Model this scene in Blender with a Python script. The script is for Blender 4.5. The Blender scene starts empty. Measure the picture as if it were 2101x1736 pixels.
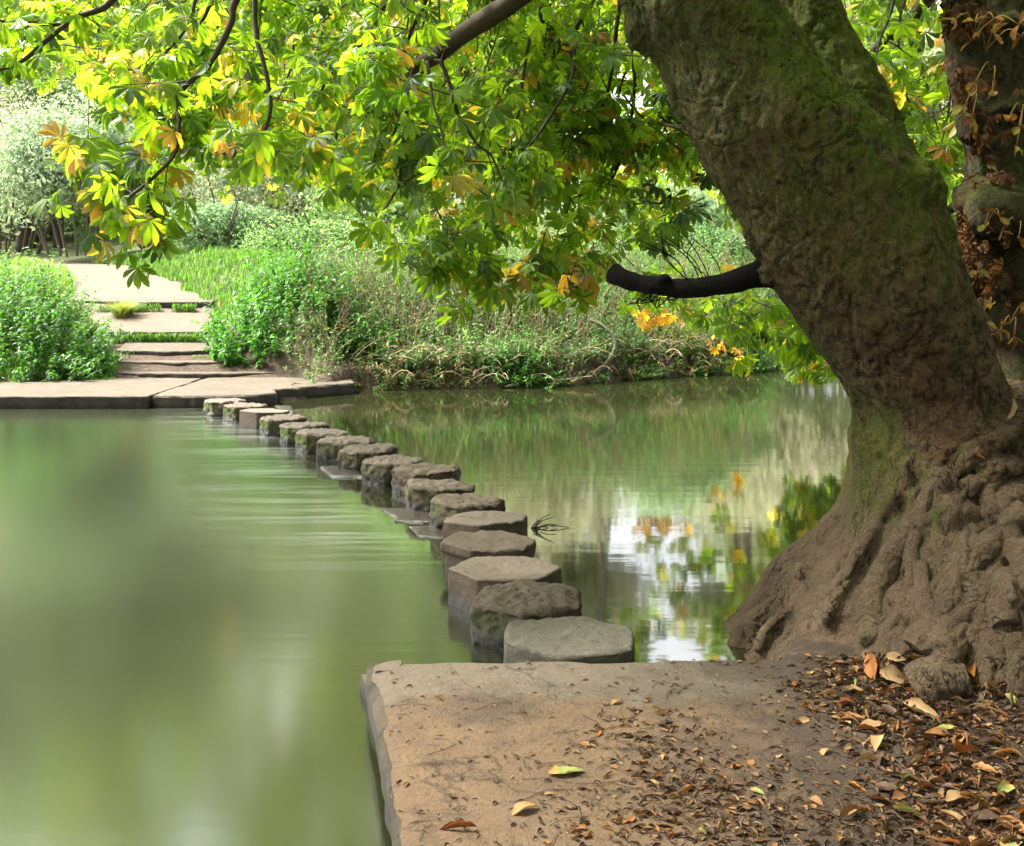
import bpy, bmesh, math, random
import numpy as np
from mathutils import Vector, Matrix, geometry
from mathutils.bvhtree import BVHTree

C = bpy.context.scene.collection
sc = bpy.context.scene
rad = math.radians
rng = np.random.default_rng(11)
random.seed(11)

# ------------------------------------------------------------------ camera, sky, sun, exposure
HC = 2.0                                   # eye height above the water
FD, CXD, HYD = 2200.0, 1050.5, 572.0       # focal length, centre column and horizon row in the 2101 px wide photo
cam_d = bpy.data.cameras.new('camera'); cam = bpy.data.objects.new('camera', cam_d); C.objects.link(cam)
cam.location = (0, 0, HC); cam.rotation_euler = (rad(90), 0, 0)
cam_d.sensor_width = 36; cam_d.lens = 36 * FD / 2101
cam_d.shift_y = -(868 - HYD) / 2101
cam_d.clip_start = .05; cam_d.clip_end = 600
sc.camera = cam

SUN_EL, SUN_AZ = 55, -76                   # sun high on the left; azimuth from +Y towards +X
w = bpy.data.worlds.new("World"); sc.world = w; w.use_nodes = True
wn = w.node_tree.nodes; wl = w.node_tree.links
sky = wn.new('ShaderNodeTexSky'); sky.sky_type = 'NISHITA'; sky.sun_disc = False
sky.sun_elevation = rad(SUN_EL); sky.sun_rotation = rad(SUN_AZ); sky.dust_density = 4; sky.air_density = 1.2
hs = wn.new('ShaderNodeHueSaturation'); hs.inputs['Saturation'].default_value = .14
wl.new(sky.outputs[0], hs.inputs['Color']); wl.new(hs.outputs[0], wn['Background'].inputs['Color'])
wn['Background'].inputs['Strength'].default_value = .15
sd = bpy.data.lights.new('sun', 'SUN'); sd.energy = 5.0; sd.angle = rad(12); sd.color = (1, .95, .84)
sun = bpy.data.objects.new('sun', sd); C.objects.link(sun)
dirv = Vector((math.sin(rad(SUN_AZ)) * math.cos(rad(SUN_EL)), math.cos(rad(SUN_AZ)) * math.cos(rad(SUN_EL)), math.sin(rad(SUN_EL))))
sun.rotation_euler = dirv.to_track_quat('Z', 'Y').to_euler()
sun.location = dirv * 60

sc.view_settings.view_transform = 'Standard'; sc.view_settings.look = 'None'
sc.view_settings.gamma = 1; sc.view_settings.exposure = 2.3
cy = sc.cycles
cy.use_adaptive_sampling = True; cy.adaptive_threshold = .02
cy.use_denoising = True
try: cy.denoiser = 'OPENIMAGEDENOISE'
except Exception: pass
cy.max_bounces = 8; cy.diffuse_bounces = 3; cy.glossy_bounces = 3; cy.transmission_bounces = 6; cy.transparent_max_bounces = 8
cy.caustics_reflective = False; cy.caustics_refractive = False
cy.sample_clamp_indirect = 6

# ------------------------------------------------------------------ maths helpers
def W3(px, py, Y):
    return ((px - CXD) / FD * Y, Y, HC - (py - HYD) / FD * Y)
def GP(px, py, z=0.):
    Y = (HC - z) * FD / (py - HYD); return ((px - CXD) / FD * Y, Y, z)

def _h(ix, iy, iz, s):
    n = (ix.astype(np.int64) * 374761393 + iy.astype(np.int64) * 668265263 + iz.astype(np.int64) * 2147483647 + s * 974711) & 0xffffffff
    n = ((n ^ (n >> 13)) * 1274126177) & 0xffffffff
    n = ((n ^ (n >> 16)) * 2246822519) & 0xffffffff
    return ((n ^ (n >> 15)) & 0xffffff) / float(0xffffff)
def vn(P, s=0):
    P = np.asarray(P, float); i = np.floor(P); f = P - i; u = f * f * (3 - 2 * f)
    x, y, z = i[:, 0], i[:, 1], i[:, 2]; r = 0
    for dx in (0, 1):
        wx = u[:, 0] if dx else 1 - u[:, 0]
        for dy in (0, 1):
            wy = u[:, 1] if dy else 1 - u[:, 1]
            for dz in (0, 1):
                wz = u[:, 2] if dz else 1 - u[:, 2]
                r = r + wx * wy * wz * _h(x + dx, y + dy, z + dz, s)
    return r * 2 - 1
def fbm(P, sc_=1., oct=4, s=0, ridge=False):
    P = np.asarray(P, float) * sc_; a = 1.; r = 0; t = 0
    for k in range(oct):
        n = vn(P, s + k * 17)
        if ridge: n = 1 - 2 * np.abs(n)
        r = r + a * n; t += a; a *= .5; P = P * 2.03 + 7.1
    return r / t
def sstep(a, b, x):
    t = np.clip((np.asarray(x, float) - a) / (b - a), 0, 1); return t * t * (3 - 2 * t)

# ------------------------------------------------------------------ object helpers
def link(o, parent=None):
    C.objects.link(o)
    if parent is not None: o.parent = parent
    return o
def mesh_np(name, V, F, mats, parent=None, col=None, mi=None, smooth=True):
    """V (n,3); F list of int arrays (m,k); one mesh object"""
    me = bpy.data.meshes.new(name)
    V = np.asarray(V, np.float32); F = [np.asarray(f, np.int32) for f in F if len(f)]
    me.vertices.add(len(V)); me.vertices.foreach_set('co', V.ravel())
    nl = sum(f.size for f in F); npoly = sum(len(f) for f in F)
    me.loops.add(nl); me.loops.foreach_set('vertex_index', np.concatenate([f.ravel() for f in F]))
    tot = np.concatenate([np.full(len(f), f.shape[1], np.int32) for f in F])
    st = np.concatenate([[0], np.cumsum(tot)[:-1]]).astype(np.int32)
    me.polygons.add(npoly); me.polygons.foreach_set('loop_start', st)
    try: me.polygons.foreach_set('loop_total', tot)
    except Exception: pass
    me.polygons.foreach_set('use_smooth', np.full(npoly, smooth))
    for m in (mats if isinstance(mats, (list, tuple)) else [mats]): me.materials.append(m)
    if mi is not None: me.polygons.foreach_set('material_index', np.asarray(mi, np.int32))
    me.update(calc_edges=True); me.validate()
    if col is not None: setcol(me, col)
    o = bpy.data.objects.new(name, me); link(o, parent); return o
def setcol(me, col):
    c = np.ones((len(me.vertices), 4), np.float32); col = np.asarray(col, np.float32)
    if col.shape == (3,) and len(c) != 3: c[:, :3] = col
    elif col.ndim == 1: c[:, 0] = c[:, 1] = c[:, 2] = col
    else: c[:, :3] = col
    a = me.attributes.new('col', 'FLOAT_COLOR', 'POINT'); a.data.foreach_set('color', c.ravel())
def tag(o, label=None, cat=None, group=None, kind=None):
    if label: o['label'] = label
    if cat: o['category'] = cat
    if group: o['group'] = group
    if kind: o['kind'] = kind
    return o
def empty(name, loc=(0, 0, 0), rz=0):
    o = bpy.data.objects.new(name, None); o.empty_display_size = .1; o.location = loc; o.rotation_euler = (0, 0, rz); C.objects.link(o); return o
def reparent(o, root):
    """root sits at its own place: shift child mesh so that world position stays"""
    o.parent = root; o.location = Vector(o.location) - root.location

class Acc:
    """collects vertices / quads / tris of many pieces for ONE part"""
    def __init__(s): s.V = []; s.F = {}; s.C = []; s.n = 0; s.M = {}
    def add(s, V, F, col=None, m=0):
        V = np.asarray(V, float).reshape(-1, 3)
        for f in (F if isinstance(F, list) else [F]):
            f = np.asarray(f)
            if len(f) == 0: continue
            s.F.setdefault(f.shape[1], []).append(f + s.n); s.M.setdefault(f.shape[1], []).append(np.full(len(f), m))
        s.V.append(V); s.n += len(V)
        c = np.ones((len(V), 3)) * .5 if col is None else np.broadcast_to(np.asarray(col, float), (len(V), 3))
        s.C.append(c)
    def build(s, name, mats, parent=None, smooth=True):
        ks = sorted(s.F)
        return mesh_np(name, np.concatenate(s.V), [np.concatenate(s.F[k]) for k in ks], mats, parent,
                       np.concatenate(s.C), np.concatenate([np.concatenate(s.M[k]) for k in ks]), smooth)

def norm(a): return a / np.maximum(np.linalg.norm(a, axis=-1, keepdims=True), 1e-9)
def frames(axis, nrm):
    a = norm(np.asarray(axis, float)); s = norm(np.cross(a, nrm)); n = np.cross(s, a)
    return np.stack([s, a, n], -1)                      # columns: side, axis, normal
def inst(T, F, R, P, S, col=None):
    """template verts T (k,3), faces F (m,q), frames R (N,3,3), pos P (N,3), scale S (N,)or(N,3)"""
    N = len(P); k = len(T); S = np.asarray(S, float)
    if S.ndim == 1: S = S[:, None].repeat(3, 1)
    V = np.einsum('nij,nkj->nki', R, T[None] * S[:, None, :]) + P[:, None]
    G = [(f[None] + (np.arange(N) * k)[:, None, None]).reshape(-1, f.shape[1]) for f in (F if isinstance(F, list) else [F])]
    c = None if col is None else np.repeat(np.asarray(col, float), k, 0)
    return V.reshape(-1, 3), G, c
def tubes(P, R, sides=4):
    """P (N,k,3) polylines, R (N,k) radii"""
    P = np.asarray(P, float); N, k, _ = P.shape; R = np.broadcast_to(np.asarray(R, float), (N, k))
    T = norm(np.gradient(P, axis=1)); up = np.zeros_like(T); up[..., 0] = .31; up[..., 1] = .92; up[..., 2] = .22
    A = norm(np.cross(T, up)); B = np.cross(T, A)
    th = np.arange(sides) / sides * 2 * np.pi
    V = P[:, :, None] + R[:, :, None, None] * (A[:, :, None] * np.cos(th)[None, None, :, None] + B[:, :, None] * np.sin(th)[None, None, :, None])
    idx = np.arange(N * k * sides).reshape(N, k, sides)
    a = idx[:, :-1]; b = idx[:, 1:]
    F = np.stack([a, np.roll(a, -1, 2), np.roll(b, -1, 2), b], -1).reshape(-1, 4)
    return V.reshape(-1, 3), F
def smoothline(pts, n):
    """Catmull-Rom through points -> n points"""
    p = np.asarray(pts, float); p = np.vstack([2 * p[0] - p[1], p, 2 * p[-1] - p[-2]]); m = len(p) - 3
    t = np.linspace(0, m - 1e-6, n); i = t.astype(int); f = (t - i)[:, None]
    a, b, c, d = p[i], p[i + 1], p[i + 2], p[i + 3]
    return .5 * (2 * b + (c - a) * f + (2 * a - 5 * b + 4 * c - d) * f ** 2 + (3 * b - a - 3 * c + d) * f ** 3)

# ------------------------------------------------------------------ materials
def newmat(name):
    m = bpy.data.materials.new(name); m.use_nodes = True; nt = m.node_tree
    b = nt.nodes['Principled BSDF']; return m, nt, b
def N(nt, t, **k):
    n = nt.nodes.new(t)
    for a, v in k.items():
        if a.startswith('i_'):
            key = a[2:]; key = int(key) if key.isdigit() else key
            n.inputs[key].default_value = v
        else: setattr(n, a, v)
    return n
def noise(nt, scale, detail=4, rough=.6, vec=None, dist=0):
    n = N(nt, 'ShaderNodeTexNoise'); n.inputs['Scale'].default_value = scale; n.inputs['Detail'].default_value = detail
    n.inputs['Roughness'].default_value = rough; n.inputs['Distortion'].default_value = dist
    if vec is not None: nt.links.new(vec, n.inputs['Vector'])
    return n.outputs['Fac']
def ramp(nt, fac, stops):
    r = N(nt, 'ShaderNodeValToRGB'); e = r.color_ramp.elements
    while len(e) < len(stops): e.new(.5)
    for el, (p, c) in zip(e, stops):
        el.position = p; el.color = (c, c, c, 1) if not isinstance(c, tuple) else (*c, 1)
    nt.links.new(fac, r.inputs[0]); return r.outputs[0]
def mixc(nt, fac, a, b, mode='MIX'):
    n = N(nt, 'ShaderNodeMix', data_type='RGBA', blend_type=mode)
    for s, v in ((0, fac), (6, a), (7, b)):
        if isinstance(v, (int, float)): n.inputs[s].default_value = v
        elif isinstance(v, tuple): n.inputs[s].default_value = (*v, 1)
        else: nt.links.new(v, n.inputs[s])
    return n.outputs[2]
def math_(nt, op, a, b=0.5, c=None):
    n = N(nt, 'ShaderNodeMath', operation=op)
    for i, v in enumerate((a, b) if c is None else (a, b, c)):
        if isinstance(v, (int, float)): n.inputs[i].default_value = v
        else: nt.links.new(v, n.inputs[i])
    return n.outputs[0]
def bump(nt, b, h, strength=.5, dist=.02):
    n = N(nt, 'ShaderNodeBump'); n.inputs['Strength'].default_value = strength; n.inputs['Distance'].default_value = dist
    nt.links.new(h, n.inputs['Height']); nt.links.new(n.outputs[0], b.inputs['Normal'])
def pos(nt): return N(nt, 'ShaderNodeNewGeometry').outputs['Position']
def objc(nt): return N(nt, 'ShaderNodeTexCoord').outputs['Object']
def att(nt, name='col'): return N(nt, 'ShaderNodeAttribute', attribute_name=name).outputs['Color']
def mapv(nt, vec, s):
    n = N(nt, 'ShaderNodeMapping'); n.inputs['Scale'].default_value = s; nt.links.new(vec, n.inputs['Vector']); return n.outputs[0]

def leaf_mat(name, trans=.5, blotch=False, gloss=.5, boost=(1.25, 1.35, .55), rough=.45):
    """leaf: diffuse + light passing through + a little sheen; colour from the leaf's own attribute"""
    m, nt, b = newmat(name); L = nt.links
    c = att(nt)
    if blotch:
        n1 = noise(nt, 26, 3, .6, pos(nt)); n2 = noise(nt, 5, 2, .5, pos(nt))
        f = math_(nt, 'MULTIPLY', ramp(nt, n1, [(.61, 0), (.66, .7)]), ramp(nt, n2, [(.54, 0), (.66, 1)]))
        c = mixc(nt, f, c, (.30, .14, .03))
    d = N(nt, 'ShaderNodeBsdfDiffuse'); t = N(nt, 'ShaderNodeBsdfTranslucent'); g = N(nt, 'ShaderNodeBsdfGlossy')
    g.inputs['Roughness'].default_value = rough; g.inputs['Color'].default_value = (.9, .95, 1, 1)
    L.new(c, d.inputs['Color']); L.new(mixc(nt, 1., c, boost, 'MULTIPLY'), t.inputs['Color'])
    mx = N(nt, 'ShaderNodeMixShader'); mx.inputs[0].default_value = trans
    L.new(d.outputs[0], mx.inputs[1]); L.new(t.outputs[0], mx.inputs[2])
    ge = N(nt, 'ShaderNodeNewGeometry'); dt = N(nt, 'ShaderNodeVectorMath', operation='DOT_PRODUCT')
    L.new(ge.outputs['Normal'], dt.inputs[0]); L.new(ge.outputs['Incoming'], dt.inputs[1])
    fz = math_(nt, 'POWER', math_(nt, 'SUBTRACT', 1., math_(nt, 'ABSOLUTE', dt.outputs['Value'], 0)), 5.)
    fz = math_(nt, 'MULTIPLY_ADD', fz, .35, .035)
    mg = N(nt, 'ShaderNodeMixShader'); L.new(math_(nt, 'MULTIPLY', fz, gloss), mg.inputs[0])
    L.new(mx.outputs[0], mg.inputs[1]); L.new(g.outputs[0], mg.inputs[2])
    nt.nodes.remove(b); L.new(mg.outputs[0], nt.nodes['Material Output'].inputs['Surface'])
    return m
M = {}
M['chestnut'] = leaf_mat('chestnut_leaf', .68, True, .5, (2.2, 2.05, .55))
M['withered'] = leaf_mat('withered_leaf', .4, False, .15, (1.5, 1.2, .6))
M['plant'] = leaf_mat('plant_leaf', .42, False, .5, (1.4, 1.6, .6))
M['far'] = leaf_mat('far_leaf', .46, False, .2, (1.15, 1.2, .85))
M['dry'] = leaf_mat('dry_leaf', .15, False, .25, (1.3, 1., .6), .5)

def stem_mat(name, rough=.8):
    m, nt, b = newmat(name); nt.links.new(att(nt), b.inputs['Base Color']); b.inputs['Roughness'].default_value = rough; return m
M['stem'] = stem_mat('stem')

def bark(name, base, dark, moss, mossc=(.105, .150, .003), scale=1.):
    m, nt, b = newmat(name); L = nt.links; p = pos(nt)
    n1 = noise(nt, 3.5 * scale, 6, .65, p); n2 = noise(nt, 22 * scale, 5, .7, p)
    c = mixc(nt, ramp(nt, n1, [(.35, 0), (.65, 1)]), base, tuple(x * .62 for x in base))
    c = mixc(nt, ramp(nt, n2, [(.38, 1), (.52, 0)]), c, dark); c = mixc(nt, ramp(nt, noise(nt, 12, 6, .75, mapv(nt, p, (1.2, 1.2, .5)), 1.), [(.36, 1), (.47, 0)]), c, dark)  # fissures darkened in colour, standing in for shade in the bark relief
    c = mixc(nt, ramp(nt, noise(nt, 2.1, 4, .6, p), [(.5, 0), (.7, .6)]), c, (.15, .07, .035))
    # mud-brown lower part rubbed by feet is carried by the attribute: r = moss, g = mud, b = lichen
    sp = N(nt, 'ShaderNodeSeparateColor'); L.new(att(nt), sp.inputs[0])
    nm = noise(nt, 9, 6, .7, p)
    mf = math_(nt, 'MULTIPLY', ramp(nt, nm, [(.36, 0), (.50, 1)]), sp.outputs[0]); mf = math_(nt, 'MULTIPLY', mf, moss)
    mudc = mixc(nt, ramp(nt, noise(nt, 5, 6, .7, p), [(.35, 0), (.65, 1)]), (.205, .140, .084), (.135, .088, .052))
    c = mixc(nt, sp.outputs[1], c, mudc)
    ck = math_(nt, 'ABSOLUTE', math_(nt, 'SUBTRACT', noise(nt, 3.4, 5, .62, mapv(nt, p, (1.5, 1.5, .55)), .8), .5), 0)
    ckm = math_(nt, 'MULTIPLY', ramp(nt, ck, [(.004, 1), (.012, 0)]), ramp(nt, noise(nt, 2.2, 3, .6, p), [(.45, 0), (.55, 1)]))
    c = mixc(nt, math_(nt, 'MULTIPLY', ckm, .85), c, (.018, .011, .007))  # real cracks, the shade inside them painted dark
    nl = noise(nt, 40, 3, .7, p)
    c = mixc(nt, math_(nt, 'MULTIPLY', ramp(nt, nl, [(.5, 0), (.6, 1)]), sp.outputs[2]), c, (.20, .26, .17))
    c = mixc(nt, mf, c, mossc)
    c = mixc(nt, .5, c, mixc(nt, ramp(nt, noise(nt, 90, 2, .6, p), [(.3, 0), (.7, 1)]), tuple([.45] * 3), tuple([1.5] * 3)), 'MULTIPLY')
    L.new(c, b.inputs['Base Color']); b.inputs['Roughness'].default_value = .88; b.inputs['Specular IOR Level'].default_value = .25
    vo = N(nt, 'ShaderNodeTexVoronoi', feature='DISTANCE_TO_EDGE'); vo.inputs['Scale'].default_value = 17
    L.new(mapv(nt, p, (1.3, 1.3, .55)), vo.inputs['Vector'])
    h = math_(nt, 'ADD', math_(nt, 'MULTIPLY', noise(nt, 22, 9, .78, p), 1.8), math_(nt, 'MULTIPLY', ramp(nt, noise(nt, 9, 6, .7, mapv(nt, p, (1.5, 1.5, .35)), 1.5), [(.38, 0), (.5, 1)]), .5))
    h = math_(nt, 'SUBTRACT', h, math_(nt, 'MULTIPLY', ckm, .5)); bump(nt, b, h, 1., .06); return m
M['bark'] = bark('mossy_bark', (.225, .148, .072), (.022, .014, .007), .95)
M['bark2'] = bark('grey_brown_bark', (.125, .090, .062), (.02, .012, .008), .7)
m, nt, b = newmat('silhouette_wood'); b.inputs['Base Color'].default_value = (.0035, .003, .0025, 1); b.inputs['Roughness'].default_value = .9  # near-black colour holds the limb's backlit silhouette
b.inputs['Specular IOR Level'].default_value = .1
bump(nt, b, noise(nt, 30, 5, .7, pos(nt)), .6, .02); M['limb_silhouette'] = m
m, nt, b = newmat('twig_bark'); nt.links.new(mixc(nt, noise(nt, 30, 3, .6, pos(nt)), (.012, .007, .004), (.07, .045, .028)), b.inputs['Base Color'])
b.inputs['Roughness'].default_value = .85; M['twig'] = m

# stones: attribute r = moss, g = wet, b = paler tone
def stone_mat(name, base, base2, rough_s=1.):
    m, nt, b = newmat(name); L = nt.links; p = objc(nt)
    sp = N(nt, 'ShaderNodeSeparateColor'); L.new(att(nt), sp.inputs[0])
    c = mixc(nt, ramp(nt, noise(nt, 6, 5, .65, p), [(.3, 0), (.7, 1)]), base, base2)
    c = mixc(nt, math_(nt, 'MULTIPLY', ramp(nt, noise(nt, 70, 3, .7, p), [(.45, 0), (.62, 1)]), .55), c, tuple(x * .3 for x in base))
    c = mixc(nt, math_(nt, 'MULTIPLY', ramp(nt, noise(nt, 45, 2, .6, p), [(.58, 0), (.68, 1)]), .35), c, tuple(x * 1.9 for x in base))
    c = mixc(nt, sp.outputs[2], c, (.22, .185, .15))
    mm = math_(nt, 'MULTIPLY', sp.outputs[0], ramp(nt, noise(nt, 18, 4, .7, p), [(.36, 0), (.52, 1)]))
    c = mixc(nt, mm, c, (.055, .085, .012))
    c = mixc(nt, sp.outputs[1], c, (.012, .009, .006))
    L.new(c, b.inputs['Base Color'])
    r = N(nt, 'ShaderNodeMapRange'); L.new(sp.outputs[1], r.inputs[0]); r.inputs[3].default_value = .85; r.inputs[4].default_value = .3
    L.new(r.outputs[0], b.inputs['Roughness']); b.inputs['Specular IOR Level'].default_value = .35
    h = math_(nt, 'ADD', noise(nt, 38, 8, .75, p), math_(nt, 'MULTIPLY', noise(nt, 120, 3, .7, p), .3))
    bump(nt, b, h, .8 * rough_s, .02); return m
M['stone'] = stone_mat('rough_stone', (.090, .066, .045), (.055, .040, .027))
M['stone_s'] = stone_mat('smooth_stone', (.092, .066, .045), (.062, .044, .030), .8)
M['stone_g'] = stone_mat('grey_worn_stone', (.076, .069, .051), (.055, .048, .035), .8)

def slab_mat(name, kind):
    m, nt, b = newmat(name); L = nt.links; p = pos(nt)
    sp = N(nt, 'ShaderNodeSeparateXYZ'); L.new(p, sp.inputs[0])
    if kind == 'near':
        gx = ramp(nt, math_(nt, 'ADD', math_(nt, 'MULTIPLY', math_(nt, 'SUBTRACT', sp.outputs[1], 4.2), 1.4), math_(nt, 'MULTIPLY', noise(nt, 3.2, 5, .7, p), .9)), [(.85, 0), (1.25, 1)])
        mud = mixc(nt, ramp(nt, noise(nt, 2.2, 6, .7, p), [(.35, 0), (.62, 1)]), (.155, .098, .054), (.104, .065, .036))
        mud = mixc(nt, ramp(nt, noise(nt, 5.5, 6, .65, mapv(nt, p, (1, 1.7, 1))), [(.56, 0), (.68, 1)]), mud, (.040, .026, .018))
        grey = mixc(nt, noise(nt, 30, 4, .7, p), (.150, .124, .092), (.095, .078, .058))
        c = mixc(nt, math_(nt, 'MULTIPLY', gx, .8), mud, grey)
        # damp dark earth ground in towards the tree
        vc = N(nt, 'ShaderNodeTexVoronoi', feature='DISTANCE_TO_EDGE'); vc.inputs['Scale'].default_value = 1.15; wv_ = N(nt, 'ShaderNodeVectorMath', operation='ADD'); L.new(p, wv_.inputs[0]); cn = N(nt, 'ShaderNodeTexNoise'); cn.inputs['Scale'].default_value = 4; cn.inputs['Detail'].default_value = 5; L.new(p, cn.inputs['Vector']); sc_v = N(nt, 'ShaderNodeVectorMath', operation='SCALE'); L.new(cn.outputs['Color'], sc_v.inputs[0]); sc_v.inputs['Scale'].default_value = .35; L.new(sc_v.outputs[0], wv_.inputs[1]); L.new(wv_.outputs[0], vc.inputs['Vector'])
        c = mixc(nt, math_(nt, 'MULTIPLY', ramp(nt, vc.outputs[0], [(0, 1), (.012, 0)]), ramp(nt, noise(nt, 1.3, 2, .5, p), [(.5, 0), (.6, .7)])), c, (.02, .013, .009))
        c = mixc(nt, ramp(nt, noise(nt, 1.1, 7, .75, p), [(.52, 0), (.66, .55)]), c, (.042, .030, .021))
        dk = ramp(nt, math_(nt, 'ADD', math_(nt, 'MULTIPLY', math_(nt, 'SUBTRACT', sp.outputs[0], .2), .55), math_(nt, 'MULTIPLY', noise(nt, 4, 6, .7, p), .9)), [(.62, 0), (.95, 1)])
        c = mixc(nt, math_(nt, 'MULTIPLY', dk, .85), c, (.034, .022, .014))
        c = mixc(nt, ramp(nt, noise(nt, 110, 2, .6, p), [(.64, 0), (.70, .6)]), c, (.20, .155, .11))
        c = mixc(nt, ramp(nt, noise(nt, 60, 2, .6, p), [(.62, 0), (.70, .6)]), c, (.05, .03, .02))
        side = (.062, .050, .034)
    else:
        c = mixc(nt, ramp(nt, noise(nt, 2.2, 6, .65, p), [(.3, 0), (.7, 1)]), (.100, .080, .057), (.062, .048, .033))
        c = mixc(nt, ramp(nt, noise(nt, 9, 6, .7, p), [(.56, 0), (.68, .7)]), c, (.20, .15, .10))
        side = (.05, .042, .032)
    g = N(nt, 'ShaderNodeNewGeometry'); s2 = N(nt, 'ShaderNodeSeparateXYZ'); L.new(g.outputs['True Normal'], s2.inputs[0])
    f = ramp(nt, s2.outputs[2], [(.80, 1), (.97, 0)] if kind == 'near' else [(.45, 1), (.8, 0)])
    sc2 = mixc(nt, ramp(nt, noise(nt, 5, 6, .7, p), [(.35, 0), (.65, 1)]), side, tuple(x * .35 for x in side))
    c = mixc(nt, f, c, sc2)  # sides and chamfer toned darker by facing, shade put into the colour
    wet = ramp(nt, math_(nt, 'ADD', sp.outputs[2], math_(nt, 'MULTIPLY', noise(nt, 7, 4, .6, p), .08)), [(.05, 1), (.12, 0)])
    c = mixc(nt, wet, c, (.012, .010, .008))
    L.new(c, b.inputs['Base Color']); b.inputs['Roughness'].default_value = .85; b.inputs['Specular IOR Level'].default_value = .3
    h = math_(nt, 'ADD', math_(nt, 'MULTIPLY', noise(nt, 9, 8, .72, p), 1.2), math_(nt, 'MULTIPLY', noise(nt, 75, 5, .75, p), .4))
    bump(nt, b, h, 1., .04 if kind == 'near' else .03); return m
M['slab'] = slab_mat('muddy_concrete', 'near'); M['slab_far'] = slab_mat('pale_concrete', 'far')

m, nt, b = newmat('earth'); L = nt.links; p = pos(nt)
c = mixc(nt, ramp(nt, noise(nt, 1.7, 6, .7, p), [(.35, 0), (.65, 1)]), (.060, .040, .025), (.034, .023, .015))
c = mixc(nt, ramp(nt, noise(nt, 14, 5, .7, p), [(.5, 0), (.66, 1)]), c, (.10, .07, .045))
sp = N(nt, 'ShaderNodeSeparateColor'); L.new(att(nt), sp.inputs[0])
c = mixc(nt, sp.outputs[0], c, mixc(nt, noise(nt, 3, 5, .7, p), (.045, .075, .02), (.09, .10, .035)))
L.new(c, b.inputs['Base Color']); b.inputs['Roughness'].default_value = .9; b.inputs['Specular IOR Level'].default_value = .25
bump(nt, b, noise(nt, 22, 8, .75, p), .9, .05); M['earth'] = m
m, nt, b = newmat('path_dirt'); L = nt.links; p = pos(nt)
c = mixc(nt, ramp(nt, noise(nt, 1.6, 6, .7, p), [(.3, 0), (.7, 1)]), (.092, .071, .048), (.066, .049, .032))
c = mixc(nt, ramp(nt, noise(nt, 16, 4, .7, p), [(.56, 0), (.7, .8)]), c, (.20, .14, .09))
L.new(c, b.inputs['Base Color']); b.inputs['Roughness'].default_value = .95; bump(nt, b, noise(nt, 12, 8, .7, p), .6, .03); M['path'] = m

# ------------------------------------------------------------------ terrain height
SHX = np.array([-60, -9, -3.6, -2.86, -1.33, .27, 1.3, 2.43, 4.07, 5.3, 6.5, 9, 14, 40, 80.])
SHY = np.array([16.6, 16.9, 17.6, 19.2, 19.55, 19.7, 20.4, 21.4, 22.4, 23.2, 26, 32, 37, 42, 46.])
def shore(x): return np.interp(x, SHX, SHY)
PHY = [16, 19.4, 19.6, 20.1, 20.8, 22.0, 22.15, 24.0, 24.35, 32, 40, 60]
PHZ = [.0, .10, .22, .40, .53, .70, .85, 1.24, 1.42, 2.38, 2.75, 4.]
PCX = [(17, -6), (19.6, -5.6), (20, -6.1), (20.7, -6.55), (22, -7.2), (24.2, -8.3), (28, -10.0), (32, -12.4), (38, -18), (60, -40)]
PW = [(17, 2.6), (19.6, 1.5), (20, 1.25), (20.7, 1.05), (22, 1.0), (24.2, 1.55), (28, 1.3), (32, .9), (60, .9)]
def pcx(y): return np.interp(y, *zip(*PCX))
def pw(y): return np.interp(y, *zip(*PW))
def H(x, y):
    x = np.asarray(x, float); y = np.asarray(y, float)
    P = np.stack([x, y, 0 * x], -1).reshape(-1, 3)
    n = fbm(P, .7, 4, 3).reshape(x.shape); n2 = fbm(P, 3.1, 3, 5).reshape(x.shape)
    d = y - shore(x)                                         # distance behind the far shore
    right = .42 * sstep(0, .25, d) + 1.0 * sstep(.3, 3.2, d) + .9 * sstep(2.5, 9, d) + .10 * np.clip(d - 6, 0, 200) ** 1.0 * .55
    left = .06 * sstep(0, .3, d) + 1.0 * sstep(1.5, 4.0, d) + .95 * sstep(3, 7.5, d) + .4 * sstep(7, 14, d) + .045 * np.clip(d - 14, 0, 200)
    s = sstep(-3, -7.5, x - (y - 19) * -.45)
    bank = right * (1 - s) + left * s
    bank = bank + .13 * n * sstep(.2, 2, d) + .03 * n2 + .05 * np.clip(d - 16, 0, 200) * sstep(20, 60, y)
    hp = np.interp(y, PHY, PHZ)
    off = np.abs(x - pcx(y)) - pw(y)
    t = sstep(0, 1.3, off)
    far = np.where(off < 0, hp, hp * (1 - t) + bank * t)
    far = np.where(d > 0, far, -.7 + .66 * sstep(-1.2, 0, d))
    # near bank under the big tree
    e = np.minimum(x - (.75 + .05 * n), x - (1.25 + (y - 5.25) * .47 + .06 * n))
    near = -.6 + .60 * sstep(-.25, .05, e) + (.21 + .07 * np.clip(x - 1.2, 0, 3) + .10 * sstep(1.6, 3, x) + .02 * n2 - .0) * sstep(-.05, .15, e)
    near = near + .10 * np.clip(e - 1.2, 0, 40)
    return np.where((y < 14) | (x > 1.25 + (y - 5.25) * .47), np.where(y > 14, np.maximum(near, far), near), far)

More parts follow.
